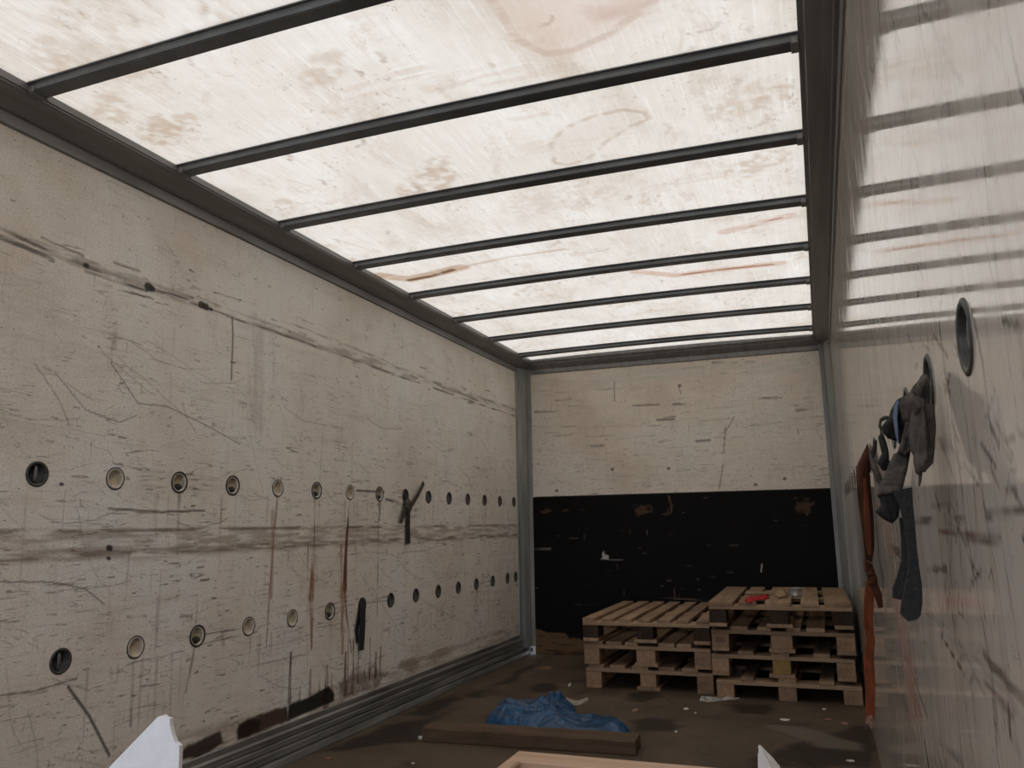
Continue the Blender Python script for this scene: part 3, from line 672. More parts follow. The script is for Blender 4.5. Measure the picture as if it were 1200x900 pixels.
# ------------------------------------------------------------------ roof beams
ORD = ['first', 'second', 'third', 'fourth', 'fifth', 'sixth', 'seventh', 'eighth', 'ninth', 'tenth', 'eleventh', 'twelfth', 'thirteenth', 'fourteenth', 'fifteenth']
bp = [(-.006, .020), (-.006, .012), (.000, .010), (.002, .004), (.002, -.010), (.006, -.014), (.050, -.014), (.054, -.010), (.054, .004), (.057, .010), (.063, .012), (.063, .020)]
for i in range(-4, 8):
    y = 1.643+.6315*i
    if y < YR+.1: continue
    root = thing('roof_beam', '', 'beam', (0, y, HZ-.016), 0, 'cross beams under the translucent roof')
    root['label'] = ('dark metal roof cross beam nearest the top left corner of the photo' if i == 0 else
                     'dark metal roof cross beam farthest back, beside the end wall' if i == 7 else
                     '%s dark metal roof cross beam counted from the nearest fully visible one' % ORD[i-1] if i > 0 else
                     'dark metal roof cross beam overhead, seen only mirrored in the right wall')
    b_ = extrude_profile('beam_profile', bp, 'x', RX0-.004, RX1+.004, M['dark_alu'], root, bow=lambda s: .012*(1-(2*s-1)**2), seg=20)
    for xx in (RX0, RX1-.022):
        box_obj('end_bracket', (xx, xx+.022, .0, .057, -.017, .006), M['rail'], root, .002)

# ------------------------------------------------------------------ tie-down cups
def ring_cup(bar=True):
    r = thing('tie_down_cup', 'x', 'tie-down ring')
    lathe('flange', [(.0415, -.001), (.0415, .0012), (.038, .0028), (.033, .0020), (.031, -.001), (.031, -.004)], M['cup_dark'], r)
    lathe('bowl', [(.0318, .001), (.030, -.008), (.022, -.018), (.010, -.022), (.0, -.022)], M['cup_dark'], r)
    if bar: tube('tie_bar', [(-.014, 0, -.029), (-.009, 0, -.020), (-.007, 0, 0), (-.009, 0, .020), (-.014, 0, .029)], .0062, M['cup_bar'], r)
    return r
def bare_hole():
    r = thing('tie_down_hole', 'x', 'tie-down hole')
    lathe('flange', [(.0405, -.001), (.0405, .0015), (.0375, .002), (.036, .0)], M['cup_black'], r)
    lathe('inner_rim', [(.0365, .0), (.0355, .0022), (.031, .0020), (.030, -.004)], M['cup_rim'], r)
    lathe('hole_bottom', [(.031, -.002), (.030, -.012), (.020, -.016), (.0, -.017)], M['cup_pale'], r)
    return r
def half_hole():
    r = thing('tie_down_hole', 'x', 'tie-down hole')
    lathe('flange', [(.0425, -.001), (.0425, .003), (.038, .004), (.036, .0)], M['cup_black'], r)
    lathe('inner_rim', [(.0365, .0), (.0355, .0022), (.032, .0020), (.031, -.004)], M['cup_rim'], r)
    lathe('hole_bottom', [(.032, -.002), (.030, -.018), (.020, -.022), (.0, -.023)], M['cup_pale'], r)
    bm = bmesh.new(); bmesh.ops.create_icosphere(bm, subdivisions=2, radius=.017)
    for v in bm.verts: v.co = Vector((v.co.x*.7-.012, v.co.y*1.2+.006, v.co.z*.8-.017))
    bm_obj('dirt_clump', bm, M['cup_black'], r, True)
    return r
protos = {'ring': ring_cup, 'bare': bare_hole, 'half': half_hole}; made = {}
def put(kind, loc, flip, label, group):
    rot = (0, 0, math.pi) if flip else (0, 0, 0)
    if kind not in made:
        o = made[kind] = protos[kind]()
        o.location = loc; o.rotation_euler = rot
    else: o = dup(made[kind], loc, rot=rot)
    o['label'] = label; o['group'] = group; o['category'] = {'ring': 'tie-down ring'}.get(kind, 'tie-down hole')
    return o
kinds_u = ['ring', 'bare', 'half', 'half', 'bare', 'half', 'bare', 'half']+['ring']*7
kinds_l = ['ring', 'bare', 'half', 'bare', 'bare', 'half', 'ring']+['ring']*8
desc = {'ring': 'dark round tie-down cup', 'bare': 'open pale round hole', 'half': 'dirt-stained round hole'}
for row, ys, z, kinds in (('upper', UPY, UPZ, kinds_u), ('lower', LOY, LOZ, kinds_l)):
    for i, (y, k) in enumerate(zip(ys, kinds)):
        put(k, (0, y, z), False, '%s, %s from left in %s row on left wall' % (desc[k], ORD[i], row), 'tie-down points in the %s row on the left wall' % row)
rl = ['large dark tie-down cup on the right wall near the right edge of the photo', 'dark tie-down cup the grey rags hang from on the right wall', 'dark tie-down cup behind the grey rags carrying the pale blue strip']
for i, y in enumerate(RHY):
    lb = rl[i] if i < 3 else ('dark tie-down cup edge in line right behind the hanging rags, %s from them' % ORD[i-3])
    put('ring', (WX, y, RHZ), True, lb, 'tie-down cups along the right wall')

# ------------------------------------------------------------------ pallets
def pallet(root, seed, deck=((-.3275, .145), (-.174, .10), (0, .145), (.174, .10), (.3275, .145)), dark=False, front_dark=False, yellow=False, brand=False, feet=True):
    """origin at the middle of the front bottom edge, 0.8 wide, 1.2 deep, 0.144 high"""
    R_ = random.Random(seed); wd = M['pallet_dark'] if dark else M['pallet']
    for cx, w in deck:
        j = R_.uniform(-.004, .004); e0 = R_.uniform(-.006, .008)
        box_obj('deck_board', (cx-w/2+j, cx+w/2+j, e0, 1.2-R_.uniform(0, .01), .122, .144), M['pallet'], root, .002)
    for y in (0, .5275, 1.055):
        box_obj('stretcher_board', (-.4, .4, y, y+.145, .100, .122), M['pallet_x'] if not dark else wd, root, .002)
    for cx, w in ((-.35, .10), (0, .145), (.35, .10)):
        for y, d in ((0, .145), (.5275, .145), (1.055, .145)):
            mt = M['block']
            if dark or (front_dark and y == 0): mt = M['pallet_dark']
            if yellow and y == 0 and cx == 0: mt = M['yellow_block']
            w2 = w if cx else R_.choice((.10, .12))
            b_ = box_obj('block', (cx-w2/2, cx+w2/2, y+.002, y+d-.002, .022, .100), mt, root, .003)
            if mt is M['pallet_dark'] and not dark: b_['label'] = 'dark soiled wooden block'
            if mt is M['yellow_block']: b_['label'] = 'yellow stained wooden block'
        if feet: box_obj('bottom_board', (cx-w/2, cx+w/2, .001, 1.2, .0, .022), wd if dark else M['pallet'], root, .002)
    if brand:                       # burnt stamp outline on the end block
        bm = bmesh.new()
        for (a, b, c, d) in ((-.375, -.325, .075, .078), (-.375, -.325, .050, .053), (-.375, -.372, .050, .078), (-.328, -.325, .050, .078), (-.362, -.356, .056, .072), (-.350, -.344, .056, .072), (-.344, -.336, .062, .066)):
            box(bm, a, b, .0005, .0022, c, d)
        bm_obj('burnt_stamp', bm, M['cup_black'], root)
LG = 'pallets in the left stack by the end wall'; RG = 'pallets in the right stack by the right wall'
seven = tuple((-.359+i*.1197, .080) for i in range(7))
specs = [
 # x, y, level, rot, label, group, kwargs
 (1.238, 5.215, 0, -.6, 'bottom pallet of the left low stack, standing on the floor', LG, dict(deck=((-.3275, .10), (-.19, .10), (-.05, .10), (.12, .10), (.26, .10)), seed=1)),
 (1.232, 5.205, 1, -.9, 'middle pallet of the left low stack', LG, dict(deck=((-.33, .10), (-.2, .10), (-.09, .08), (.13, .10), (.24, .09)), seed=2)),
 (1.235, 5.190, 2, .3, 'top pallet of the left low stack, seven narrow deck boards', LG, dict(deck=seven, seed=3, front_dark=True)),
 (2.064, 5.130, 0, -.5, 'bottom pallet of the right tall stack, standing on the floor', RG, dict(deck=((-.22, .07), (.22, .08), (0, .1)), seed=4, feet=False)),
 (2.040, 5.155, 1, -.8, 'second pallet from the floor in the right stack, yellowish middle block', RG, dict(deck=((-.20, .09), (.22, .09), (0, .1)), seed=5, yellow=True)),
 (2.050, 5.140, 2, -.3, 'third pallet from the floor in the right stack, stamped left block', RG, dict(deck=((-.24, .10), (-.09, .08), (.07, .08), (.19, .10)), seed=6, brand=True)),
 (2.048, 5.110, 3, .8, 'top pallet of the right stack, carrying the tin and red film', RG, dict(seed=7, front_dark=True, dark=False)),
]
for x, y, lv, rot, lab, grp, kw in specs:
    r_ = thing('wooden_pallet', lab, 'pallet', (x, y, lv*.1442-(.022 if grp == RG else 0)), math.radians(rot), grp); pallet(r_, **kw)
ZT = 4*.1442-.022
# things lying on the top pallet
def on(px, py, z): return ray(px, py, 2, z)
q = on(932, 698, ZT)
tn = thing('tin_can', 'low round metal tin on the top pallet of the right stack', 'tin', (q[0], q[1], ZT))
lathe('can_body', [(.0, .0), (.043, .0), (.0435, .003), (.042, .006), (.042, .044), (.0435, .047), (.0435, .050), (.041, .050), (.041, .008), (0, .008)], M['tin'], tn, axis='z')
lathe('can_contents', [(.041, .040), (.0, .040)], M['cup_dark'], tn, axis='z')

def puffy(name, poly, plane, T, mat, parent=None, edge=.03, wr=.3, step=None, seed=0, crease=(30, 30), flat=False):
    """cushion-like cloth lump: poly in (u,v); plane(u,v,w)->xyz; T half thickness"""
    P = [Vector(p) for p in poly]; us = [p[0] for p in P]; vs2 = [p[1] for p in P]
    ext = max(max(us)-min(us), max(vs2)-min(vs2)); step = step or ext/36
    bd = []
    for a, b in zip(P, P[1:]+P[:1]):
        n = max(1, int((b-a).length/step))
        bd += [a+(b-a)*k/n for k in range(n)]
    A = np.array([(p[0], p[1]) for p in bd])
    gu, gv = np.meshgrid(np.arange(min(us), max(us), step), np.arange(min(vs2), max(vs2), step)); gu = gu+(np.arange(gu.shape[0]) % 2)[:, None]*step*.5
    gu, gv = gu.ravel(), gv.ravel()
    def dist(U, V):
        ins = np.zeros(U.shape, bool); D = np.full(U.shape, 9e9)
        for i in range(len(A)):
            p, q_ = A[i], A[(i+1) % len(A)]
            if p[1] != q_[1]: ins ^= ((p[1] > V) != (q_[1] > V)) & (U < (q_[0]-p[0])*(V-p[1])/(q_[1]-p[1])+p[0])
            d = q_-p; k = np.clip(((U-p[0])*d[0]+(V-p[1])*d[1])/(d@d+1e-12), 0, 1)
            D = np.minimum(D, np.hypot(U-p[0]-d[0]*k, V-p[1]-d[1]*k))
        return np.where(ins, D, -D)
    D = dist(gu, gv); k = D > step*.45; gu, gv, D = gu[k], gv[k], D[k]
    pts = [Vector((a, b)) for a, b in A]+[Vector((a, b)) for a, b in zip(gu, gv)]
    nb = len(A); n = len(pts)
    V2, _, F2, _, _, _ = delaunay_2d_cdt(pts, [(i, (i+1) % nb) for i in range(nb)], [list(range(nb))], 1, 1e-7)
    U = np.array([v[0] for v in V2]); Vv = np.array([v[1] for v in V2]); DD = np.maximum(dist(U, Vv), 0); DD[:nb] = 0
    s_ = np.clip(DD/edge, 0, 1); prof = np.sqrt(1-(1-s_)**2)
    cr1 = np.abs(fbm(U*crease[0], Vv*crease[1], seed, 3)-.5)*4-.5; cr2 = np.abs(fbm(U*crease[0]+31, Vv*crease[1]+7, seed+9, 3)-.5)*4-.5
    w1 = prof*T*(1+wr*cr1); w2 = np.zeros_like(w1) if flat else -prof*T*(1+wr*cr2)
    n = len(V2); bdset = DD < step*.02
    verts = [plane(U[i], Vv[i], w1[i]) for i in range(n)]; back = {}
    for i in range(n):
        if bdset[i]: back[i] = i
        else: back[i] = len(verts); verts.append(plane(U[i], Vv[i], w2[i]))
    faces = [tuple(f) for f in F2]+[tuple(back[i] for i in f)[::-1] for f in F2]
    faces = [f for f in faces if len(set(f)) == len(f)]
    me = bpy.data.meshes.new(name); me.from_pydata([tuple(map(float, v)) for v in verts], [], faces); me.validate(); me.update()
    me.materials.append(mat); me.polygons.foreach_set('use_smooth', [True]*len(me.polygons))
    o = bpy.data.objects.new(name, me); COL.objects.link(o)
    if parent: o.parent = parent
    return o
def yplane(y): return lambda u, v, w: (u, y-w, v)
def zplane(z): return lambda u, v, w: (u, v, z+w)
def pxpoly(pts, ax, val):
    o = []
    for p in pts:
        q = ray(p[0], p[1], ax, val); o.append((q[0], q[2]) if ax == 1 else (q[0], q[1]))
    return o

tag(puffy('red_film', pxpoly([(872, 704), (876, 700), (900, 698), (902, 702), (888, 704), (876, 707)], 2, ZT), zplane(ZT+.001), .007, M['red'], wr=.9, flat=True, edge=.02), 'crumpled red plastic film on the top pallet of the right stack', 'plastic film')
tag(box_obj('wood_offcut', (0, 0.17, 0, .035, 0, .015), M['pallet_x'], None, .002), 'thin wooden offcut lying beside the red film on the pallet', 'wood piece')
wo_ = bpy.data.objects['wood_offcut']; q = on(873, 698, ZT); wo_.location = (q[0], q[1]+.05, ZT+.004); wo_.rotation_euler = (0, 0, .1)
tag(puffy('crushed_cup', pxpoly([(908, 699), (912, 694), (922, 693), (924, 700), (912, 702)], 2, ZT), zplane(ZT+.001), .020, M['block'], wr=.6, flat=True, edge=.03), 'small crushed brown lump beside the tin on the pallet', 'rubbish')

# ------------------------------------------------------------------ timber and blue sheet
ta = ray(495, 869, 2, 0); tb = ray(745, 886, 2, 0)
ang = math.atan2(tb[1]-ta[1], tb[0]-ta[0]); ln = math.hypot(tb[0]-ta[0], tb[1]-ta[1])
bm = bmesh.new()
n = 14
for i in range(n+1):
    x = ln*i/n; w = .002*math.sin(i*1.7); h = .062+.0015*math.sin(i*2.3)
    for yy, zz in ((w, 0.004), (w+.004, 0), (.15, 0), (.154+w, .004), (.154+w, h-.004), (.15, h), (.004+w, h), (w, h-.004)): bm.verts.new((x, yy, zz))
bm.verts.ensure_lookup_table()
for i in range(n):
    for k in range(8): bm.faces.new([bm.verts[j] for j in (i*8+k, i*8+(k+1) % 8, (i+1)*8+(k+1) % 8, (i+1)*8+k)])
bm.faces.new([bm.verts[k] for k in range(8)]); bm.faces.new([bm.verts[n*8+k] for k in range(8)])
o = bm_obj('timber_beam', bm, M['old_beam']); o.location = (ta[0], ta[1], 0); o.rotation_euler = (0, 0, ang)
tag(o, 'dirty brown squared timber lying across the floor in front of the blue sheet', 'timber')

def tarp():
    pts = [(567, 850), (572, 838), (582, 832), (600, 829), (628, 826), (660, 824), (673, 826), (674, 834), (690, 837), (716, 838), (728, 844), (738, 852), (736, 859), (716, 860), (690, 857), (660, 858), (620, 856), (600, 855), (585, 852)]
    P = pxpoly(pts, 2, .03)
    n = 190
    us = np.linspace(min(p[0] for p in P), max(p[0] for p in P), n); v_ = np.linspace(min(p[1] for p in P), max(p[1] for p in P), n)
    c = Canvas(us, v_); c.poly(P, (1, 1, 1), 1, .16, .03, 4, 10); m = np.clip((c.A-.5)*2, 0, 1); U, V = c.U, c.V
    env = np.sqrt(1-(1-m)**2)
    wu = .16*(fbm(U*4, V*3, 40)-.5); wv = .16*(fbm(U*4+5, V*3, 44)-.5)
    tri = lambda x: np.abs((x % 1)*2-1)
    h = 0; R_ = random.Random(5)
    for k, (fq, am) in enumerate(((3.2, .034), (4.4, .030), (6.5, .018), (8, .015), (12, .010), (17, .007), (24, .004))):
        a = R_.uniform(0, 3.14) if k else .5
        ph = (U+wu)*math.cos(a)*fq+(V+wv)*.8*math.sin(a)*fq+R_.random()+.9*fbm(U*fq*.8, V*fq*.6, 60+k, 2)
        h = h+am*tri(ph)**1.5*np.clip(fbm(U*fq*.7+k, V*fq*.5, 80+k, 2)*2.2-.4, .1, 1)
    side = np.clip((1.16-U)/.3, 0, 1); lobe = np.exp(-((U-1.27)/.07)**2)
    z = env*(.022+.040*side+.022*lobe+h*(.55+.6*side))+.002
    z = np.maximum(z, .002)
    idx = np.arange(n*n).reshape(n, n); ins = c.A > .5
    q = np.stack([idx[:-1, :-1], idx[:-1, 1:], idx[1:, 1:], idx[1:, :-1]], -1).reshape(-1, 4)
    q = q[ins.ravel()[q].all(1)]
    used = np.unique(q); mp = -np.ones(n*n, int); mp[used] = np.arange(len(used))
    Vt = np.stack([U.ravel(), V.ravel(), z.ravel()], -1)[used]
    o = mesh_obj('blue_plastic_sheet', Vt, mp[q], M['tarp'])
    return o
tag(tarp(), 'crumpled blue plastic sheet heaped on the floor behind the timber', 'plastic sheet')
tag(puffy('pale_rag', pxpoly([(650, 824), (664, 820), (678, 822), (689, 817), (691, 821), (680, 827), (664, 829)], 2, 0), zplane(.001), .012, M['pale'], wr=.9, flat=True, edge=.05), 'pale twisted rag sticking out behind the blue plastic sheet', 'rag')
tag(puffy('clear_film', pxpoly([(818, 819.5), (822, 817), (836, 818.5), (847, 818.5), (857, 818), (868, 818.5), (860, 820.5), (850, 821), (834, 823), (820, 822)], 2, 0), zplane(.001), .016, M['film'], wr=.9, flat=True, edge=.08, crease=(12, 30)), 'clear crumpled plastic film on the floor before the gap between stacks', 'plastic film')

# floor litter
def scrap(kind, px, py, w, h, mat, label, cat='paper scrap', rot=0, th=.0025):
    q = ray(px, py, 2, 0); R_ = random.Random(px*7+py); n = 9; bm = bmesh.new(); top = []; bot = []
    for i in range(n):
        a = 2*math.pi*i/n; r = R_.uniform(.45, .8); x = w*r*math.cos(a)/2; y = h*r*math.sin(a)/2
        bot.append(bm.verts.new((x, y, .0005))); top.append(bm.verts.new((x*.96, y*.96, th+R_.uniform(0, th))))
    ct = bm.verts.new((0, 0, th*1.3))
    for i in range(n):
        j = (i+1) % n; bm.faces.new((bot[i], bot[j], top[j], top[i])); bm.faces.new((top[i], top[j], ct))
    bm.faces.new(bot[::-1])
    o = bm_obj(kind, bm, mat); o.location = (q[0], q[1], 0.0005); o.rotation_euler = (0, 0, rot)
    return tag(o, label, cat, 'litter on the floor')
scrap('paper_scrap', 919, 844, .09, .07, M['scrap'], 'thin white scrap in front of the right pallet stack, whitest there', rot=-.2)
scrap('paper_scrap', 966, 831.5, .035, .07, M['scrap'], 'small white scrap just before the right block of the right stack')
scrap('paper_scrap', 989, 848, .055, .10, M['fray'], 'pinkish flat scrap near the lower end of the orange strap', rot=.2)
scrap('paper_scrap', 971, 843.5, .06, .05, M['fray'], 'flat tan crumb left of the pinkish scrap by the orange strap')
scrap('paper_scrap', 997, 892, .06, .05, M['scrap'], 'pale scrap on the floor close to the bottom of the right wall')
scrap('paper_scrap', 668, 804, .030, .07, M['scrap'], 'tiny white scrap before the left pallet stack', th=.01)
scrap('paper_scrap', 744, 833, .055, .16, M['fray'], 'small tan crumb between the blue sheet and the left pallets', 'crumb')
scrap('paper_scrap', 804, 831, .04, .07, M['scrap'], 'tiny pale scrap left of the clear film')
scrap('paper_scrap', 815, 836, .02, .05, M['scrap'], 'tiny pale dot on the floor below the clear film')
scrap('paper_scrap', 493, 866, .045, .05, M['scrap'], 'white scrap under the left end of the timber', th=.006)
scrap('paper_scrap', 484, 895, .025, .02, M['scrap'], 'tiny white scrap at the bottom edge of the photo left of the crate')
scrap('paper_scrap', 792, 858, .02, .04, M['scrap'], 'tiny pale crumb right of the blue sheet')
scrap('pebble', 821, 883, .022, .025, M['stone'], 'left of two grey crumbs on the floor above the crate', 'crumb', th=.010)
scrap('pebble', 826, 882.5, .018, .025, M['stone'], 'right of two grey crumbs on the floor above the crate', 'crumb', th=.010)
scrap('dry_leaf', 353, 882, .10, .12, M['leaf'], 'dry brown leaf on the floor by the left kick rail', 'leaf', .3)
scrap('dry_leaf', 384, 889, .08, .06, M['leaf'], 'dark dry leaf right of the brown leaf by the kick rail', 'leaf')
scrap('dry_leaf', 640, 783, .14, .20, M['leaf'], 'flat brown scrap on the floor near the end wall', 'leaf')

# ------------------------------------------------------------------ crate and white pieces in the foreground
ZC = .65; X0, X1, Y0, Y1 = 1.812, 2.40, .55, 1.366
cr_ = thing('wooden_crate', 'open crate of fresh pale pine boards at the bottom of the photo', 'crate', (0, 0, 0))
def brd(nm, b, mt): return box_obj(nm, b, mt, cr_, .003)
brd('top_rail', (X0, X1, Y1-.055, Y1, ZC-.025, ZC), M['pine'])
brd('top_rail', (X0, X1, Y0, Y0+.055, ZC-.025, ZC), M['pine'])
brd('top_rail', (X0, X0+.024, Y0+.0555, Y1-.0555, ZC-.025, ZC), M['pine_y'])
brd('top_rail', (X1-.024, X1, Y0+.0555, Y1-.0555, ZC-.025, ZC), M['pine_y'])
for k in range(4):
    z0 = .03+k*.150; z1 = z0+.140
    brd('side_board', (X0+.002, X1-.002, Y1-.022, Y1-.002, z0, z1), M['pine'])
    brd('side_board', (X0+.002, X1-.002, Y0+.002, Y0+.022, z0, z1), M['pine'])
    brd('side_board', (X0+.002, X0+.022, Y0+.0225, Y1-.0225, z0, z1), M['pine_y'])
    brd('side_board', (X1-.022, X1-.002, Y0+.0225, Y1-.0225, z0, z1), M['pine_y'])
for xx in (X0+.0225, X1-.0225-.04):
    for yy in (Y0+.0225, Y1-.0225-.04): brd('corner_post', (xx, xx+.04, yy, yy+.04, .0, ZC-.026), M['pine'])
brd('bottom_board', (X0+.023, X1-.023, Y0+.063, Y1-.063, .005, .030), M['pine_y'])

def shard(name, pts, y, th, mat, lab, cat, z0, curl=0, foot=.0, tilt=0, group=None):
    """stiff sheet standing on edge: outline in photo pixels at its own plane y, reaching down to z0"""
    P = [(q[0], q[2]) for q in (ray(a, b, 1, y) for a, b in pts)]
    xa, xb = P[0][0], P[-1][0]
    P = [(xa+foot, z0)]+P+[(xb, z0)] if P[0][1] > z0 else P
    n = len(P); bm = bmesh.new()
    f = [bm.verts.new((x, y+tilt*(z-z0)+curl*(x-xa)**2, z)) for x, z in P]; b = [bm.verts.new((x, y+th+tilt*(z-z0)+curl*(x-xa)**2, z)) for x, z in P]
    bm.faces.new(f); bm.faces.new(b[::-1])
    for i in range(n): bm.faces.new((f[i], b[i], b[(i+1) % n], f[(i+1) % n]))
    o = bm_obj(name, bm, mat); return tag(o, lab, cat, group)
# torn foam sheet stands on the floor left of the crate
shard('foam_sheet', [(60, 972), (128, 899), (185, 840), (191, 838), (194, 841), (199, 842), (199, 850), (202, 862), (205, 870), (210, 874), (210, 886), (209, 905), (212, 930), (208, 972)], .72, .005, M['foam'],
      'torn white foam sheet with a pointed corner at the bottom left', 'foam sheet', .0)
shard('plastic_shard', [(889, 960), (888, 890), (888, 884), (889.5, 879), (893, 879), (899, 889), (904, 900), (914, 960)], 1.20, .004, M['card'],
      'shorter white pointed plastic piece sticking up at the right end of the crate', 'plastic piece', .03, group='white plastic pieces in the crate')
shard('plastic_shard', [(893, 960), (892, 895), (889, 880), (888.5, 874.5), (890.5, 873.5), (895, 878), (905, 888), (914, 899), (925, 960)], 1.235, .004, M['card'],
      'taller white pointed plastic piece sticking up at the right end of the crate', 'plastic piece', .03, group='white plastic pieces in the crate')

# ------------------------------------------------------------------ straps on the left wall
def ribbon(name, pts, w, th, mat, parent=None, wd=(0, 1, 0)):
    """webbing: centre line, width along wd (or list of vectors), thickness th"""
    bm = bmesh.new(); P = [Vector(p) for p in pts]; rings = []
    ws = w if isinstance(w, (list, tuple)) else [w]*len(P)
    for i, p in enumerate(P):
        t_ = (P[min(i+1, len(P)-1)]-P[max(i-1, 0)]).normalized()
        d = Vector(wd[i] if isinstance(wd, list) else wd); d = (d-t_*d.dot(t_)).normalized(); nn = t_.cross(d).normalized()
        rings.append([bm.verts.new(p+d*ws[i]*a/2+nn*th*b/2) for a, b in ((-1, -1), (1, -1), (1, 1), (-1, 1))])
    for A, B_ in zip(rings, rings[1:]):
        for k in range(4): bm.faces.new((A[k], A[(k+1) % 4], B_[(k+1) % 4], B_[k]))
    bm.faces.new(rings[0][::-1]); bm.faces.new(rings[-1])
    bmesh.ops.recalc_face_normals(bm, faces=bm.faces)
    return bm_obj(name, bm, mat, parent)
def lp(px, py, x=.012):
    q = ray(px, py, 0, x); return tuple(q)
st = thing('hanging_strap', 'short dark strap with one raised end hanging in the upper row on the left wall', 'strap', (0, UPY[9-1], UPZ))
def child_fix(o, root):
    o.matrix_parent_inverse = Matrix.Translation(root.location).inverted(); return o
child_fix(ribbon('strap_tail', [lp(476, 578, -.004), lp(477, 588, .010), lp(478.5, 600), lp(478, 618), lp(478.5, 637)], [.04, .045, .042, .045, .048], .005, M['web'], st), st)
child_fix(ribbon('strap_raised_end', [lp(477, 600, .018), lp(482, 592, .022), lp(489, 581, .03), lp(496.5, 566, .03)], [.05, .035, .028, .030], .005, M['grey_cloth'], st, (0, .7, -.4)), st)
child_fix(ribbon('strap_side_end', [lp(477, 590, .02), lp(474, 600, .02), lp(469.5, 612, .014)], [.04, .04, .032], .005, M['grey_cloth'], st, (0, 1, -.2)), st)
o = child_fix(puffy('strap_knot', [(q[1], q[2]) for q in (ray(a, b, 0, .02) for a, b in ((474, 588), (478, 584), (482, 590), (481, 598), (477, 600), (474, 596)))], lambda u, v, w: (.02+w, u, v), .016, M['grey_cloth'], st, edge=.02), st)
s2 = thing('hanging_strap', 'doubled black strap hanging in the lower row on the left wall', 'strap', (0, LOY[6], LOZ))
child_fix(ribbon('strap_front', [lp(425, 702, .004), lp(425, 712, .016), lp(425, 735, .016), lp(423.5, 762, .014)], [.036, .05, .045, .042], .006, M['web'], s2), s2)
child_fix(ribbon('strap_back', [lp(423, 706, .003), lp(421, 722, .008), lp(418, 738, .007), lp(419, 753, .007)], [.03, .034, .030, .02], .004, M['dark_cloth'], s2), s2)

# ------------------------------------------------------------------ orange strap on the right wall
so = thing('ratchet_strap', 'burnt orange strap with a knot hanging down the right wall to the floor', 'strap', (WX, RHY[6], RHZ))
def at_y(px, py, y): return tuple(ray(px, py, 1, y))
YS = 2.75
up_ = [(q[0], q[2]) for q in (ray(a, b, 1, YS) for a, b in ((1017, 519), (1011, 531), (1005, 543), (1003, 558), (1005, 580), (1008, 607), (1012, 640), (1014, 657), (1022, 659), (1025, 640), (1024, 610), (1021.5, 580), (1019.5, 555), (1020, 535)))]
child_fix(puffy('upper_webbing', up_, yplane(YS), .016, M['orange_dark'], so, edge=.022, wr=1.0, crease=(70, 7)), so)
child_fix(ribbon('inner_fold', [at_y(*p_, YS-.035) for p_ in ((1013, 560), (1015, 590), (1017, 620), (1019, 650))], [.006, .014, .016, .008], .004, M['orange_mid'], so, (1, .2, 0)), so)
child_fix(ribbon('lower_webbing', [at_y(1020, 680, YS-.05), at_y(1018.5, 700, YS-.03), at_y(1017.5, 730, YS), at_y(1020, 750, YS+.02), at_y(1018, 775, YS+.04), at_y(1020, 800, YS+.05), at_y(1019.5, 842, YS+.05)], [.022, .028, .026, .025, .028, .027, .026], .006, M['orange'], so, (1, .25, 0)), so)
kn = [(q[0], q[2]) for q in (ray(a, b, 1, YS-.05) for a, b in ((1012, 655), (1021, 658), (1025, 668), (1029, 680), (1026, 688), (1017, 686), (1016, 676), (1013, 668)))]
child_fix(puffy('strap_knot', kn, yplane(YS-.05), .026, M['orange_dark'], so, edge=.02, wr=.7, crease=(60, 60)), so)
child_fix(ribbon('loose_end', [at_y(1024, 684, YS-.05), at_y(1029, 697, YS-.05), at_y(1032, 712, YS-.04)], [.02, .022, .014], .004, M['orange_dark'], so, (1, .25, 0)), so)
child_fix(puffy('frayed_end', [(q[0], q[2]) for q in (ray(a, b, 1, YS+.05) for a, b in ((1014.5, 838), (1023, 838), (1024, 850), (1021, 856), (1018, 850), (1014, 848)))], yplane(YS+.05), .012, M['fray'], so, edge=.01, wr=.8), so)

# ------------------------------------------------------------------ grey rags and webbing on the right wall
YG = 1.165
rg_ = thing('hanging_rags', 'bundle of grey rags and gloves with a charcoal webbing loop on the right wall', 'rags', (WX-.002, RHY[1], RHZ))
def Z3(pts): return [(980+a/5.63, 400+b/5.63) for a, b in pts]
def Z4(pts): return [(980+a/4.5, 540+b/4.5) for a, b in pts]
def rag(name, pts, y, T, mat, edge=.02, wr=.5, seed=0, cr=(70, 22)):
    P = [(min(q[0], WX-.003), q[2]) for q in (ray(a, b, 1, y) for a, b in pts)]
    return child_fix(puffy(name, P, yplane(y), T, mat, rg_, edge=edge*.7, wr=wr*1.5, seed=seed, crease=cr), rg_)
rag('upper_rag', Z3([(562, 222), (600, 216), (612, 250), (620, 380), (616, 470), (560, 520), (500, 560), (440, 520), (415, 420), (425, 380), (485, 335), (510, 290), (540, 262)]), YG, .028, M['grey_cloth'], .03, .9, 2, (40, 20))
rag('glove', Z3([(500, 430), (560, 380), (612, 400), (616, 560), (608, 700), (608, 800), (590, 835), (560, 860), (535, 880), (518, 860), (530, 800), (540, 700), (520, 660), (505, 600)]), YG-.015, .022, M['grey_cloth'], .018, 1.0, 5, (90, 12))
def finger(pts, r0, r1):
    P = [(lambda q: (min(q[0], WX-.012), q[1], q[2]))(at_y(a, b, YG-.03)) for a, b in Z3(pts)]
    child_fix(tube('glove_finger', P, [r0, r0*1.05, r0*.95, r1, r1*.4], M['grey_cloth'], rg_), rg_)
finger([(600, 420), (608, 560), (604, 700), (598, 800), (592, 835)], .0085, .007)
finger([(580, 430), (580, 560), (578, 720), (575, 820), (570, 862)], .0085, .007)
finger([(558, 440), (552, 560), (550, 680), (546, 800), (542, 870)], .0080, .0065)
finger([(536, 470), (525, 560), (522, 640), (522, 720), (524, 760)], .0075, .006)
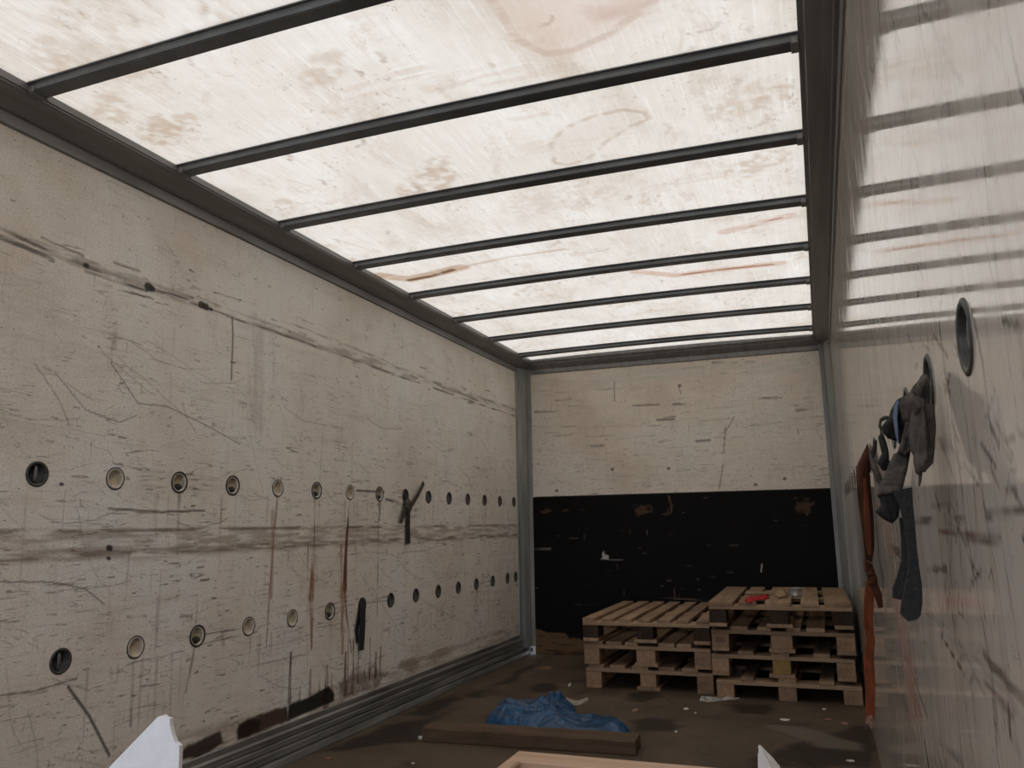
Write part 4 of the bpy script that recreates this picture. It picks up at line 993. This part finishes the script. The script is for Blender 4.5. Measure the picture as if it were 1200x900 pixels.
rag('glove_finger', Z3([(545, 820), (560, 810), (572, 850), (562, 925), (552, 960), (540, 950), (542, 880)]), YG-.01, .008, M['grey_cloth'], .01, .4, 8)
rag('dark_rag', Z3([(420, 375), (470, 345), (520, 380), (525, 520), (500, 640), (470, 700), (430, 690), (400, 660), (340, 640), (305, 600), (300, 560), (345, 500), (372, 430), (400, 385)]), YG+.06, .035, M['dark_cloth'], .03, .8, 11, (35, 25))
rag('middle_rag', Z3([(500, 440), (540, 520), (510, 640), (500, 720), (460, 760), (400, 740), (430, 650), (450, 560), (460, 470)]), YG+.005, .020, M['grey_cloth'], .02, .8, 14, (50, 20))
rag('curled_loop', Z3([(285, 510), (315, 490), (345, 492), (350, 515), (320, 518), (300, 530), (295, 560), (310, 580), (290, 590), (276, 560)]), YG+.10, .008, M['grey_cloth'], .008, .4, 17)
rag('side_fold', Z3([(300, 600), (330, 660), (345, 720), (350, 790), (420, 735), (430, 745), (380, 800), (340, 860), (300, 850), (270, 800), (300, 740), (280, 660), (275, 630)]), YG+.07, .020, M['dark_cloth'], .015, .7, 20, (50, 25))
rag('broad_webbing', [(1047, 532), (1068, 524), (1064, 548), (1056, 580), (1040, 580), (1028, 580), (1030, 570), (1038, 552)], YG+.02, .010, M['grey_cloth'], .008, .4, 23, (30, 60))
rag('webbing_tail', Z4([(213, 182), (260, 178), (330, 165), (342, 200), (330, 290), (322, 305), (295, 332), (250, 310), (205, 272), (236, 235), (230, 205)]), YG+.025, .010, M['dark_cloth'], .008, .3, 26)
rag('side_webbing', Z3([(212, 700), (228, 720), (262, 800), (295, 880), (320, 960), (300, 980), (262, 920), (230, 840), (214, 760)]), 1.9, .012, M['grey_cloth'], .012, .5, 29)
rag('pointed_fold', Z3([(250, 655), (270, 650), (268, 720), (250, 770), (236, 765), (232, 720)]), 1.6, .012, M['dark_cloth'], .012, .5, 31)
child_fix(ribbon('blue_strip', [at_y(*p, YG-.02) for p in Z3([(408, 392), (392, 430), (388, 500), (396, 590), (407, 668)])], [.002, .004, .0045, .0035, .001], .002, M['blue_band'], rg_, (1, .1, 0)), rg_)
lo_ = [at_y(*p, YG) for p in Z4([(345, 150), (368, 230), (385, 330), (398, 450), (408, 560), (408, 650), (400, 740), (390, 810), (402, 842)])]
child_fix(ribbon('webbing_loop_front', lo_, [.026, .016, .013, .011, .012, .019, .024, .024, .010], .004, M['web'], rg_, (1, .25, 0)), rg_)
bk = [at_y(*p, YG+.05) for p in Z4([(345, 300), (360, 420), (366, 520), (352, 610), (335, 680), (326, 730)])]
child_fix(ribbon('webbing_loop_back', bk, [.006, .008, .010, .014, .018, .014], .004, M['web'], rg_, (1, .25, 0)), rg_)
